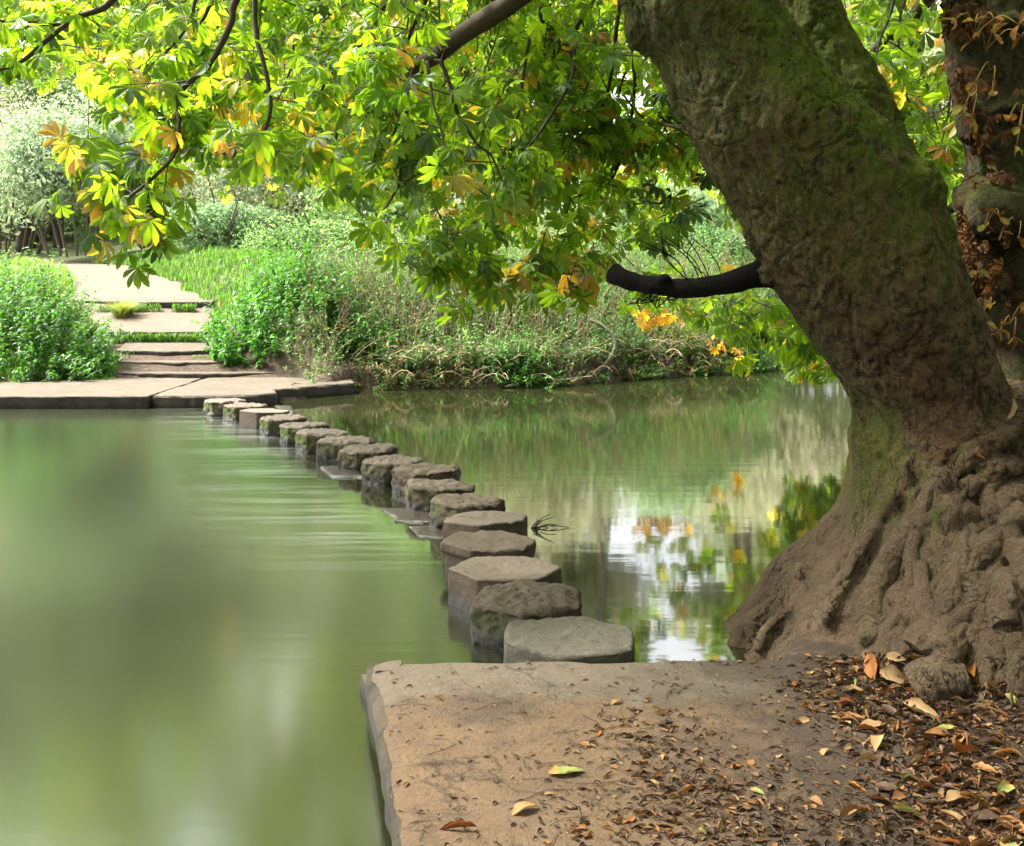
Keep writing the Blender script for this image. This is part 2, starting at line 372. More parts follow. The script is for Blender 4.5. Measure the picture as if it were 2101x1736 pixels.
def axis(segs):
    out = [];
    for a, b_, n in segs: out += list(np.linspace(a, b_, n, endpoint=False))
    return np.array(out + [segs[-1][1]])
xs = axis([(-150, -40, 14), (-40, -14, 30), (-14, 10, 210), (10, 30, 40), (30, 150, 20)])
ys = axis([(-12, 2, 30), (2, 8, 90), (8, 15, 25), (15, 34, 190), (34, 70, 50), (70, 240, 20)])
X, Y = np.meshgrid(xs, ys, indexing='ij'); Z = H(X, Y)
idx = np.arange(X.size).reshape(X.shape)
F = np.stack([idx[:-1, :-1], idx[1:, :-1], idx[1:, 1:], idx[:-1, 1:]], -1).reshape(-1, 4)
gcol = np.zeros((X.size, 3)); gcol[:, 0] = (sstep(1.2, 3, (Y - shore(X))) * (Y > 15) * sstep(.2, .8, np.abs(X - pcx(Y)) - pw(Y))).ravel()
o = mesh_np('ground', np.stack([X, Y, Z], -1).reshape(-1, 3), [F], M['earth'], col=gcol); tag(o, kind='structure')

# ------------------------------------------------------------------ water
m, nt, b = newmat('river_water'); L = nt.links; p = pos(nt); sp = N(nt, 'ShaderNodeSeparateXYZ'); L.new(p, sp.inputs[0])
# downstream side of the stones: f = 1 left of the line of stones
ln = math_(nt, 'ADD', math_(nt, 'MULTIPLY', math_(nt, 'SUBTRACT', sp.outputs[1], 5.4), .385), sp.outputs[0])  # x + .385(y-5.4)
dl = math_(nt, 'SUBTRACT', .35, ln)
left = N(nt, 'ShaderNodeMapRange', interpolation_type='SMOOTHSTEP'); L.new(dl, left.inputs[0]); left.inputs[1].default_value = -.1; left.inputs[2].default_value = .5
left = left.outputs[0]
flow = mapv(nt, p, (.45, 4.2, 1)); flow2 = mapv(nt, p, (.22, 2.2, 1))
nearst = N(nt, 'ShaderNodeMapRange', interpolation_type='SMOOTHSTEP'); L.new(dl, nearst.inputs[0]); nearst.inputs[1].default_value = 1.9; nearst.inputs[2].default_value = .15
ahead = N(nt, 'ShaderNodeMapRange', interpolation_type='SMOOTHSTEP'); L.new(sp.outputs[1], ahead.inputs[0]); ahead.inputs[1].default_value = 6.8; ahead.inputs[2].default_value = 9
streak = ramp(nt, noise(nt, 1.0, 5, .62, flow, 1.2), [(.46, 0), (.74, 1)])
foam = math_(nt, 'MULTIPLY', math_(nt, 'MULTIPLY', streak, nearst.outputs[0]), math_(nt, 'MULTIPLY', left, ahead.outputs[0]))
c = mixc(nt, noise(nt, .5, 3, .5, flow2), (.0095, .012, .004), (.014, .016, .006))
c = mixc(nt, math_(nt, 'MULTIPLY', foam, .32), c, (.55, .60, .58))
L.new(c, b.inputs['Base Color'])
rg = N(nt, 'ShaderNodeMapRange'); L.new(left, rg.inputs[0]); rg.inputs[3].default_value = .055; rg.inputs[4].default_value = .16
L.new(rg.outputs[0], b.inputs['Roughness']); b.inputs['IOR'].default_value = 3.0; b.inputs['Specular IOR Level'].default_value = .5
h1 = noise(nt, 1.0, 3, .5, mapv(nt, p, (1.2, 4.0, 1)))
h2 = math_(nt, 'MULTIPLY', noise(nt, 2.0, 3, .5, flow), math_(nt, 'MULTIPLY', left, math_(nt, 'ADD', nearst.outputs[0], .25)))
h = math_(nt, 'ADD', math_(nt, 'MULTIPLY', h1, math_(nt, 'MULTIPLY_ADD', left, -.2, .24)), math_(nt, 'MULTIPLY', h2, .35))
bump(nt, b, h, .10, .05); M['water'] = m
wv = np.array([(-120, -12, 0), (120, -12, 0), (120, 90, 0), (-120, 90, 0)], float)
o = mesh_np('river_water', wv, [np.array([[0, 1, 2, 3]])], M['water'], smooth=False); tag(o, kind='structure')

# ------------------------------------------------------------------ slabs
def outline(poly, step, jit, seed):
    r = np.random.default_rng(seed); out = []
    n = len(poly)
    for i in range(n):
        a = np.array(poly[i], float); b_ = np.array(poly[(i + 1) % n], float); k = max(2, int(np.linalg.norm(b_ - a) / step))
        for j in range(k): out.append(a + (b_ - a) * j / k)
    out = np.array(out); P = np.stack([out[:, 0], out[:, 1], 0 * out[:, 0]], -1)
    nn = np.stack([fbm(P, 4, 4, seed), fbm(P, 4, 4, seed + 5)], -1)
    return out + nn * jit
def slab(name, poly, ztop, thick, mat, step=.06, jit=.02, bev=.03, seed=1, parent=None, tilt=None, bevz=None, relief=0):
    """poly counter-clockwise; top inset and chamfered; worn edge; closed mesh"""
    o2 = outline(poly, step, jit, seed); n = len(o2)
    t = norm(np.roll(o2, -1, 0) - np.roll(o2, 1, 0)); inn = np.stack([-t[:, 1], t[:, 0]], -1)
    P = np.stack([o2[:, 0], o2[:, 1], 0 * o2[:, 0]], -1); q = fbm(P, 5, 4, seed + 9)
    zt = (lambda a: np.full(len(a), float(ztop))) if tilt is None else (lambda a: np.interp(a[:, 1], tilt[0], tilt[1]))
    bz = bev if bevz is None else bevz
    rings = []
    for (ins, dz) in ((bev * 1.7, 0), (bev, -.0015), (bev * .35, -bz * .35), (0, -bz), (0, -bz - (thick - bz) * .5), (.0, -thick)):
        a = o2 + inn * (np.full(n, float(ins)) + (q * .5 * bev if 0 < ins < bev * 2 else 0))[:, None]
        z = zt(a) + dz
        jj = .012 * fbm(np.stack([o2[:, 0], o2[:, 1], z], -1), 9, 3, seed + 3) if dz < -bz * .5 else 0
        a = a + inn * (np.zeros(n) + jj)[:, None]
        rings.append(np.stack([a[:, 0], a[:, 1], z], -1))
    bm = bmesh.new(); vs = [[bm.verts.new(v) for v in r] for r in rings]
    for k in range(len(rings) - 1):
        for i in range(n):
            j = (i + 1) % n; bm.faces.new((vs[k][i], vs[k + 1][i], vs[k + 1][j], vs[k][j]))
    r0 = rings[0]; g = .06 if relief else .25; lo, hi = r0[:, :2].min(0), r0[:, :2].max(0); rs = np.random.default_rng(seed)
    gx, gy = np.meshgrid(np.arange(lo[0], hi[0], g), np.arange(lo[1], hi[1], g)); q2 = np.stack([gx.ravel(), gy.ravel()], -1); q2 = q2 + rs.uniform(-.3, .3, q2.shape) * g
    A0, B0 = r0[:, :2], np.roll(r0[:, :2], -1, 0); inside = np.zeros(len(q2), bool)                  # keep points well inside the top ring
    for (ax, ay), (bx, by) in zip(A0, B0):
        cr = ((ay > q2[:, 1]) != (by > q2[:, 1])); xx = (bx - ax) * (q2[:, 1] - ay) / (by - ay + 1e-12) + ax; inside ^= cr & (q2[:, 0] < xx)
    for a0 in A0: inside &= np.hypot(*(q2 - a0).T) > g * .35
    q2 = q2[inside]; pts2 = [Vector(p_) for p_ in r0[:, :2]] + [Vector(p_) for p_ in q2]
    res = geometry.delaunay_2d_cdt(pts2, [(i, (i + 1) % n) for i in range(n)], [list(range(n))], 1, 1e-7)
    co = np.array([tuple(v) for v in res[0]]); zz = zt(co); nv = []
    if relief: zz = zz + relief * fbm(np.stack([co[:, 0], co[:, 1], 0 * zz], -1), 2.2, 5, 6) - relief * .6 * np.maximum(0, fbm(np.stack([co[:, 0], co[:, 1], 0 * zz], -1), 7, 3, 16))
    for i, src in enumerate(res[3]):
        k = [q for q in src if q < n]; nv.append(vs[0][k[0]] if k else bm.verts.new((co[i, 0], co[i, 1], zz[i])))
    for f in res[2]:
        try: bm.faces.new([nv[i] for i in f])
        except ValueError: pass
    bmesh.ops.recalc_face_normals(bm, faces=bm.faces)
    me = bpy.data.meshes.new(name); bm.to_mesh(me); bm.free(); me.materials.append(mat)
    ob = bpy.data.objects.new(name, me); link(ob, parent); return ob
ZP = .22
pl = empty('concrete_platform', (0, 3, 0))
tag(pl, 'muddy concrete landing slab in the foreground with a chamfered left edge', 'platform')
far_l = GP(748, 1368, .16); near_l = GP(812, 1735, .16); nl2 = (near_l[0] + (near_l[0] - far_l[0]) * 2.6, near_l[1] + (near_l[1] - far_l[1]) * 2.6)
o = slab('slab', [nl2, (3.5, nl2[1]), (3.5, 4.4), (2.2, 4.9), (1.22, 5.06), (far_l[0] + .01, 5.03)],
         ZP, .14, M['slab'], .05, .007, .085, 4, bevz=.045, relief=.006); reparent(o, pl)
# the lower course of the landing, standing a little proud at its far end
a = GP(742, 1380, .06); b2 = GP(781, 1530, .06)
o = slab('edge_block', [b2[:2], (b2[0] + .5, b2[1]), (a[0] + .5, 4.95), (a[0], a[1] - .03)], .075, .42, M['slab'], .05, .015, .02, 14); reparent(o, pl)

ld = empty('concrete_landing', (-6, 18, 0)); tag(ld, 'wide pale concrete landing at the foot of the far steps with a dark cracked edge', 'landing')
o = slab('slab', [(-12.5, 16.35), (-9, 16.45), (-5.62, 16.5), (-5.6, 18.78), (-12.5, 18.7)], .195, .5, M['slab_far'], .08, .03, .02, 21); reparent(o, ld)
o = slab('slab', [(-5.57, 16.60), (-4.9, 16.55), (-3.95, 16.72), (-3.74, 16.95), (-3.85, 17.5), (-2.75, 18.65), (-2.85, 19.3), (-4, 19.9), (-5.57, 19.95)], .20, .5, M['slab_far'], .08, .05, .04, 22); reparent(o, ld)
o = slab('slab', [(-8.2, 18.82), (-5.66, 18.82), (-5.66, 19.95), (-7.9, 20.0)], .19, .5, M['slab_far'], .08, .02, .02, 23); reparent(o, ld)
st = empty('stone_steps', (-6.5, 20, 0)); tag(st, 'flight of worn pale steps climbing the far bank, grass growing in the risers', 'steps')
for i, (poly, tilt, th) in enumerate([
    ([(-7.15, 19.62), (-5.6, 19.5), (-4.15, 19.75), (-4.3, 20.3), (-7.2, 20.3)], ([19, 21], [.275, .30]), .2),
    ([(-7.5, 20.18), (-6.3, 20.02), (-4.95, 20.22), (-5.0, 20.9), (-7.5, 20.9)], ([19, 21], [.435, .455]), .2),
    ([(-7.7, 20.85), (-6.6, 20.68), (-5.5, 20.9), (-5.7, 22.3), (-8, 22.3)], ([20.6, 22.3], [.595, .74]), .26),
    ([(-8.35, 22.1), (-7.3, 21.98), (-6.1, 22.2), (-6.15, 22.6), (-8.4, 22.5)], ([21, 23], [.90, .93]), .2),
    ([(-10.1, 24.5), (-8.3, 24.12), (-6.75, 24.2), (-6.8, 24.9), (-10.1, 25.0)], ([24, 25], [1.47, 1.56]), .22)]):
    o = slab('step', poly, 0, th, M['slab_far'], .07, .05, .025, 31 + i, tilt=tilt); reparent(o, st)
# path sheet
yy = np.concatenate([np.linspace(22.3, 34, 70), np.linspace(34.5, 50, 15)]); uu = np.linspace(-1, 1, 22)
V = []
for y in yy:
    e = 1 + .10 * vn([[y * 1.3, 0, 0]])[0]
    for u in uu:
        x = pcx(y) + u * (pw(y) * e + .12); V.append((x, y, np.interp(y, PHY, PHZ) + .02 - .10 * max(0, abs(u) - .8) * 5 * .12))
idx = np.arange(len(V)).reshape(len(yy), len(uu))
F = np.stack([idx[:-1, :-1], idx[:-1, 1:], idx[1:, 1:], idx[1:, :-1]], -1).reshape(-1, 4)
V = np.array(V); V[:, 2] += .015 * fbm(V, 3, 3, 2)
tag(mesh_np('path', V, [F], M['path']), kind='structure')

# ------------------------------------------------------------------ stepping stones
# (left, right, centre row of the top in the photo, kind, label)
ST = [(1033, 1303, 1300, 'grey', 'nearest stepping stone, low and smooth with a worn grey-green top, against the platform'),
      (966, 1197, 1222, 'rough', 'second nearest stepping stone, a tall pitted block right behind the low grey-topped stone'),
      (919, 1153, 1163, 'worn', 'third stepping stone from the platform, broad with a dished brown top'),
      (903, 1102, 1108, 'crack', 'fourth stepping stone from the platform, its cap split from a narrower base by a crack'),
      (909, 1084, 1060, 'worn', 'fifth stepping stone from the platform, with a twig tangle caught at its right side'),
      (883, 1039, 1023, 'rough', 'sixth stepping stone from the platform, rough, with the small dark wet rock at its foot'),
      (832, 977, 991, 'rough', 'seventh stepping stone from the platform, with the large wet ledge at its left foot'),
      (803, 944, 958, 'wet', 'eighth stepping stone from the platform, tall with a damp dark grey top'),
      (743, 869, 942, 'rough', 'ninth stepping stone, middle of the row, rough brown with a dark wet foot'),
      (695, 816, 918, 'rough', 'tenth stepping stone from the platform, with the pale wet ledge at its foot'),
      (653, 769, 900, 'rough', 'eleventh stepping stone from the platform, pitted top and a thin mossy left edge'),
      (607, 716, 885, 'mossy', 'twelfth stepping stone from the platform, greenest one with thick moss on its left face'),
      (573, 678, 870, 'mossy', 'fifth stepping stone from the far landing, rounded with moss on its left edge'),
      (532, 631, 855, 'mossy', 'fourth stepping stone from the far landing, mossy, beside the smooth square-cut one'),
      (495, 593, 842, 'smooth', 'smooth grey-brown square-cut stepping stone, third from the far landing'),
      (460, 548, 830, 'mossy', 'second stepping stone from the far landing, crumbling with a mossy front'),
      (419, 506, 820, 'mossy', 'last stepping stone, touching the far landing, with moss at its left side')]
def stone(i, l, r, yc, kind, label):
    zt = .22 + (.015 if kind == 'grey' else 0)
    Yc = (HC - zt) * FD / (yc - HYD); xc = ((l + r) / 2 - CXD) / FD * Yc; wd = (r - l) / FD * Yc / 2 * .985
    rs = np.random.default_rng(100 + i)
    nt_ = 120; th = np.arange(nt_) / nt_ * 2 * np.pi
    rot = rad(14) + rs.uniform(-.24, .24)
    ns = 6 if kind != 'smooth' else 6
    sharp = .84 if kind in ('smooth', 'worn', 'crack') else .70
    k = np.mod(th - rot, 2 * np.pi / ns) - np.pi / ns
    hexr = np.cos(np.pi / ns) / np.cos(k); hexr = hexr * sharp + (1 - sharp) * .95
    hexr = hexr * (1 + .085 * np.interp(th, np.linspace(0, 2 * np.pi, 8), np.append(rs.uniform(-1, 1, 7), 0)))
    cx_ = hexr * np.cos(th); cy_ = hexr * np.sin(th)
    kx = wd / ((cx_.max() - cx_.min()) / 2); cx_ = (cx_ - (cx_.max() + cx_.min()) / 2) * kx; cy_ = cy_ * wd * .93
    rb = {'smooth': .008, 'worn': .018, 'crack': .018, 'grey': .02}.get(kind, .034)
    prof = [(s, 0.) for s in np.linspace(0.01, 1 - rb / wd, 22)]
    prof += [(1 - rb / wd * (1 - math.sin(a)), -rb * (1 - math.cos(a))) for a in np.linspace(.25, math.pi / 2, 6)]
    flare = rs.uniform(.0, .05)
    prof += [(1 + flare * (t ** 1.5), -rb - (.52 - rb) * t) for t in np.linspace(.03, 1, 34)]
    V = np.array([(cx_ * s, cy_ * s, np.full(nt_, z)) for s, z in prof]).transpose(0, 2, 1)
    if kind == 'crack':
        for kk, (s, z) in enumerate(prof):
            wob = -.115 + .03 * vn(np.stack([th * 2, 0 * th, 0 * th], -1), 3) + .02 * np.sin(th * 2)
            cut = np.where(z < wob, .90, 1.); cut = cut - .05 * np.exp(-((z - wob) / .012) ** 2)
            V[kk, :, 0] *= cut; V[kk, :, 1] *= cut
    V = V.reshape(-1, 3); n_r = len(prof)
    idx = np.arange(n_r * nt_).reshape(n_r, nt_)
    Fq = np.stack([idx[:-1], idx[1:], np.roll(idx[1:], -1, 1), np.roll(idx[:-1], -1, 1)], -1).reshape(-1, 4)
    V = np.vstack([V, [[0, 0, 0]]]); cap = np.stack([np.full(nt_, len(V) - 1), idx[0], np.roll(idx[0], -1)], -1)
    # displacement along an approximate normal
    top = np.concatenate([np.repeat(np.array([1 if z > -rb * .5 else 0 for s, z in prof]), nt_), [1]])
    nrm = norm(np.stack([V[:, 0], V[:, 1], 0 * V[:, 0]], -1)) * (1 - top)[:, None] + np.array([0, 0, 1.]) * top[:, None]
    Q = V + i * 3.7
    amp = {'smooth': .004, 'grey': .010, 'worn': .012, 'crack': .012}.get(kind, .027)
    d = amp * (.8 * fbm(Q, 4.5, 3, 7 + i) + .95 * fbm(Q, 21, 4, 9 + i))
    if kind in ('rough', 'mossy', 'wet'): d = d - .016 * sstep(.25, .6, fbm(Q, 32, 2, 40 + i))
    if kind == 'worn': d = d - top * .022 * np.exp(-((V[:, 0] / .18) ** 2 + (V[:, 1] / .14) ** 2))
    rim = np.exp(-((V[:, 2] + rb * .4) / .05) ** 2) * sstep(.6, .9, np.linalg.norm(V[:, :2], axis=1) / wd)
    d = d - (.026 if kind in ('rough', 'mossy', 'wet') else .016) * rim * sstep(.1, .5, fbm(Q, 9, 3, 60 + i))
    V = V + nrm * d[:, None]; V[:, 2] += V[:, 0] * rs.uniform(-.035, .035) + V[:, 1] * rs.uniform(-.03, .03)
    zt_w = V[:, 2] + zt
    moss = np.zeros(len(V)); g = (1 - top) * sstep(.1, -.6, V[:, 0] / wd) * sstep(.23, .17, zt_w)
    if kind == 'mossy': moss = g * 1.0
    elif kind == 'rough': moss = g * .35
    wet = sstep(.12, .03, zt_w + .02 * fbm(Q, 9, 2, 5)) * (.95 if kind != 'smooth' else .5)
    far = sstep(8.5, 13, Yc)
    pale = sstep(.35, 1, top) * (.08 + .3 * far) + (0.12 if kind == 'smooth' else 0) + (.25 * top if kind == 'worn' else 0)  # tops paler, most on far stones: light put into the colour
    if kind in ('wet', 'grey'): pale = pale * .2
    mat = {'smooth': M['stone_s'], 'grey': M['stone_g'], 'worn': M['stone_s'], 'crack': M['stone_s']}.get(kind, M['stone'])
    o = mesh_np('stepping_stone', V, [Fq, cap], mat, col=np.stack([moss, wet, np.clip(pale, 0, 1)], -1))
    o.location = (xc, Yc, zt); tag(o, label, 'stepping stone', 'stepping stones crossing the river'); return o
for i, s in enumerate(ST): stone(i, *s)

def flat_rock(name, pts, z, label, seed):
    o = slab(name, pts, z, .2, M['wetrock'], .02, .06, .02, seed); tag(o, label, 'rock', 'wet rocks beside the stepping stones'); return o
m, nt, b = newmat('wet_rock'); nt.links.new(mixc(nt, noise(nt, 14, 4, .6, pos(nt)), (.022, .015, .010), (.06, .052, .042)), b.inputs['Base Color'])
b.inputs['Roughness'].default_value = .16; bump(nt, b, noise(nt, 16, 6, .7, pos(nt)), .7, .03); M['wetrock'] = m
def gpoly(l, z): return [GP(x, y, z)[:2] for x, y in l]
flat_rock('flat_rock', gpoly([(812, 1068), (905, 1068), (890, 1040), (778, 1041)], .016), .016, 'largest wet flat ledge lapped by water left of the seventh stepping stone', 3)
flat_rock('flat_rock', gpoly([(860, 1100), (930, 1106), (905, 1076), (833, 1078)], .012), .012, 'small dark wet flat rock at the left foot of the sixth stepping stone', 5)
flat_rock('flat_rock', gpoly([(672, 975), (752, 977), (740, 955), (661, 955)], .02), .02, 'pale glistening flat ledge at the left foot of the tenth stepping stone', 7)
flat_rock('flat_rock', gpoly([(575, 842), (600, 845), (595, 832), (562, 831)], .05), .05, 'small wet rock between the last stones and the far landing corner', 9)

# ------------------------------------------------------------------ the big leaning horse chestnut
YT = 5.8
def zrow(py, Y=YT): return HC - (py - HYD) / FD * Y
def ringmesh(rings, sides=72, noise_amp=0, seed=0):
    """rings: (xc, yc, z, rl, rr, rf, rb)"""
    th = np.arange(sides) / sides * 2 * np.pi; V = []
    for (xc, yc, z, rl, rr, rf, rb) in rings:
        c, s = np.cos(th), np.sin(th)
        rx = np.where(c < 0, rl, rr); ry = np.where(s < 0, rf, rb)
        r = 1 / np.sqrt((c / rx) ** 2 + (s / ry) ** 2)
        V.append(np.stack([xc + r * c, yc + r * s, np.full(sides, z)], -1))
    V = np.array(V).reshape(-1, 3); k = len(rings); idx = np.arange(k * sides).reshape(k, sides)
    Fq = np.stack([idx[:-1], idx[1:], np.roll(idx[1:], -1, 1), np.roll(idx[:-1], -1, 1)], -1).reshape(-1, 4)
    caps = []
    for kk, row, rv in ((0, idx[0], 0), (k - 1, idx[-1], 1)):
        c_ = V[row].mean(0); V = np.vstack([V, c_]); ci = len(V) - 1
        t = np.stack([np.full(sides, ci), row, np.roll(row, -1)], -1); caps.append(t if not rv else t[:, ::-1])
    return V, [Fq, np.vstack(caps)]
def interp_rings(tab, n):
    tab = np.array(tab, float); t = np.linspace(0, len(tab) - 1, n)
    return smoothline(tab, n)
def ball(c, r, seed=0, n=24, amp=.12):
    th, ph = np.meshgrid(np.arange(n) / n * 2 * np.pi, np.linspace(0.02, np.pi - .02, n // 2), indexing='xy')
    d = np.stack([np.sin(ph) * np.cos(th), np.sin(ph) * np.sin(th), np.cos(ph)], -1).reshape(-1, 3)
    V = np.array(c) + d * np.array(r) * (1 + amp * fbm(d * 1.5 + seed, 1.4, 3, seed))[:, None]
    k = n // 2; idx = np.arange(k * n).reshape(k, n)
    Fq = np.stack([idx[:-1], idx[1:], np.roll(idx[1:], -1, 1), np.roll(idx[:-1], -1, 1)], -1).reshape(-1, 4)
    V = np.vstack([V, V[idx[0]].mean(0), V[idx[-1]].mean(0)])
    t1 = np.stack([np.full(n, len(V) - 2), idx[0], np.roll(idx[0], -1)], -1); t2 = np.stack([np.full(n, len(V) - 1), np.roll(idx[-1], -1), idx[-1]], -1)
    return V, [Fq, t1, t2]
def tube1(pts, r, n=24, sides=14, seed=0, amp=.18):
    """closed knobbly tube"""
    P = smoothline(pts, n); R = np.interp(np.linspace(0, 1, n), np.linspace(0, 1, len(r)), r) if not np.isscalar(r) else np.full(n, r)
    R = R * (1 + amp * fbm(P, 1.2 / max(R.mean(), .01) * .25, 2, seed)); R = R.copy(); R[0] *= .5; R[-1] *= .45
    V, Fq = tubes(P[None], R[None], sides); k = n
    idx = np.arange(k * sides).reshape(k, sides)
    V = np.vstack([V, V[idx[0]].mean(0), V[idx[-1]].mean(0)])
    t1 = np.stack([np.full(sides, len(V) - 2), idx[0], np.roll(idx[0], -1)], -1)[:, ::-1]; t2 = np.stack([np.full(sides, len(V) - 1), np.roll(idx[-1], -1), idx[-1]], -1)[:, ::-1]
    return V, [Fq, t1, t2]
def remesh(acc, voxel, smooth_it, name, mat, disp, colf, parent):
    o = acc.build('tmp', mat)
    md = o.modifiers.new('r', 'REMESH'); md.mode = 'VOXEL'; md.voxel_size = voxel; md.use_smooth_shade = True
    ms = o.modifiers.new('s', 'SMOOTH'); ms.factor = .5; ms.iterations = smooth_it
    dg = bpy.context.evaluated_depsgraph_get(); ev = o.evaluated_get(dg); me = bpy.data.meshes.new_from_object(ev)
    nv = len(me.vertices); V = np.empty(nv * 3, np.float32); me.vertices.foreach_get('co', V); V = V.reshape(-1, 3).astype(float)
    Nn = np.empty(nv * 3, np.float32); me.vertices.foreach_get('normal', Nn); Nn = Nn.reshape(-1, 3).astype(float)
    V2 = V + Nn * disp(V, Nn)[:, None]
    me.vertices.foreach_set('co', V2.astype(np.float32).ravel()); me.update()
    for a_ in list(me.attributes):
        if a_.name == 'col': me.attributes.remove(a_)
    setcol(me, colf(V, Nn)); me.materials.clear(); me.materials.append(mat)
    me.polygons.foreach_set('use_smooth', np.ones(len(me.polygons), bool))
    bpy.data.objects.remove(o, do_unlink=True)
    r = bpy.data.objects.new(name, me); link(r, parent); return r

rows = [(-900, 760, 1010), (-500, 985, 1275), (-200, 1155, 1465), (0, 1266, 1592), (60, 1300, 1632), (130, 1345, 1682), (200, 1374, 1742), (260, 1405, 1812), (340, 1452, 1880),
        (400, 1490, 1912), (480, 1532, 1945), (560, 1570, 1972), (640, 1624, 1998), (740, 1702, 2038), (830, 1752, 2075)]
tab = []
for py, l, r in rows:
    xl, xr = (l - CXD) / FD * YT, (r - CXD) / FD * YT; a_ = (xr - xl) / 2
    b_ = min(.47, a_ * .92); tab.append(((xl + xr) / 2, YT, zrow(py), a_, a_, b_, b_))
for py, l, rr, rf, rb in [(900, 1768, .50, .50, .5), (970, 1766, .62, .58, .55), (1050, 1748, .85, .74, .65), (1120, 1702, 1.1, .90, .8),
                          (1190, 1622, 1.35, 1.04, .9), (1250, 1592, 1.5, 1.17, 1.), (1310, 1545, 1.6, 1.30, 1.05), (1345, 1512, 1.7, 1.38, 1.1), (1450, 1470, 1.75, 1.45, 1.1)]:
    xl = (l - CXD) / FD * (YT - .1); xc = 2.27; tab.append((xc, YT, zrow(py), xc - xl, rr, rf, rb))
tr = Acc(); V, Fs = ringmesh(interp_rings(tab, 120)[::-1]); 
# buttress ribs on the flare
ang = np.arctan2(V[:, 1] - YT, V[:, 0] - 2.25); fl = sstep(1.5, .3, V[:, 2])
rr_ = 1 + fl * (.045 * np.sin(ang * 7 + 1.3 + V[:, 2] * 1.5) + .035 * np.sin(ang * 12 + 4 * V[:, 2]))
mk = ang < 0
V[:, 0] = np.where(fl > 0, 2.25 + (V[:, 0] - 2.25) * rr_, V[:, 0]); V[:, 1] = np.where(fl > 0, YT + (V[:, 1] - YT) * rr_, V[:, 1])
base_V, base_F = V.copy(), Fs
tr.add(V, Fs)
# rear limb forking off the trunk
tr.add(*tube1([W3(1800, 420, 6.0), W3(1720, 240, 6.05), W3(1655, 90, 6.15), W3(1610, -60, 6.25), W3(1500, -500, 6.6), W3(1350, -900, 7.2)], [.30, .30, .27, .25, .22, .16], 40, 30, 4, .03))
# mound of root between the two trunks
for c_, r_, sd_ in [((3.15, 6.2, .45), (1.0, .9, .95), 1), ((2.75, 5.55, .42), (.72, .62, .62), 2), ((3.0, 5.3, .12), (.8, .75, .42), 3), ((2.6, 6.2, .9), (.5, .5, .5), 4), ((2.05, 4.92, .18), (.48, .46, .40), 5), ((2.55, 4.72, .15), (.6, .52, .66), 6)]:
    tr.add(*ball(c_, r_, sd_))
bv = []
tmpA = tr
allV = np.concatenate(tr.V); allF = [tuple(int(i) for i in f) for k in tr.F for arr in tr.F[k] for f in arr]
bvh = BVHTree.FromPolygons([Vector(v) for v in allV], allF)
def hit(px, py):
    d = Vector(((px - CXD) / FD, 1, -(py - HYD) / FD)).normalized(); h = bvh.ray_cast(Vector((0, 0, HC)), d)
    return None if h[0] is None else (h[0], h[1])
def root(pts, r, lift=.5, seed=0, amp=.22, own=False):
    q = []
    for px, py in pts:
        h = hit(px, py)
        if h is None: continue
        nn_ = h[1] if h[1].y < 0 else -h[1]
        nn_ = (nn_ + Vector((-.25, -.8, .1))).normalized(); q.append(tuple(h[0] + nn_ * (lift * (r if np.isscalar(r) else r[0]))))
    if len(q) > 1 and own: OWN.append(tube1(q, r, max(24, len(q) * 14), 20, seed, amp))
    elif len(q) > 1: tr.add(*tube1(q, r, max(10, len(q) * 6), 14, seed, amp))
OWN = []
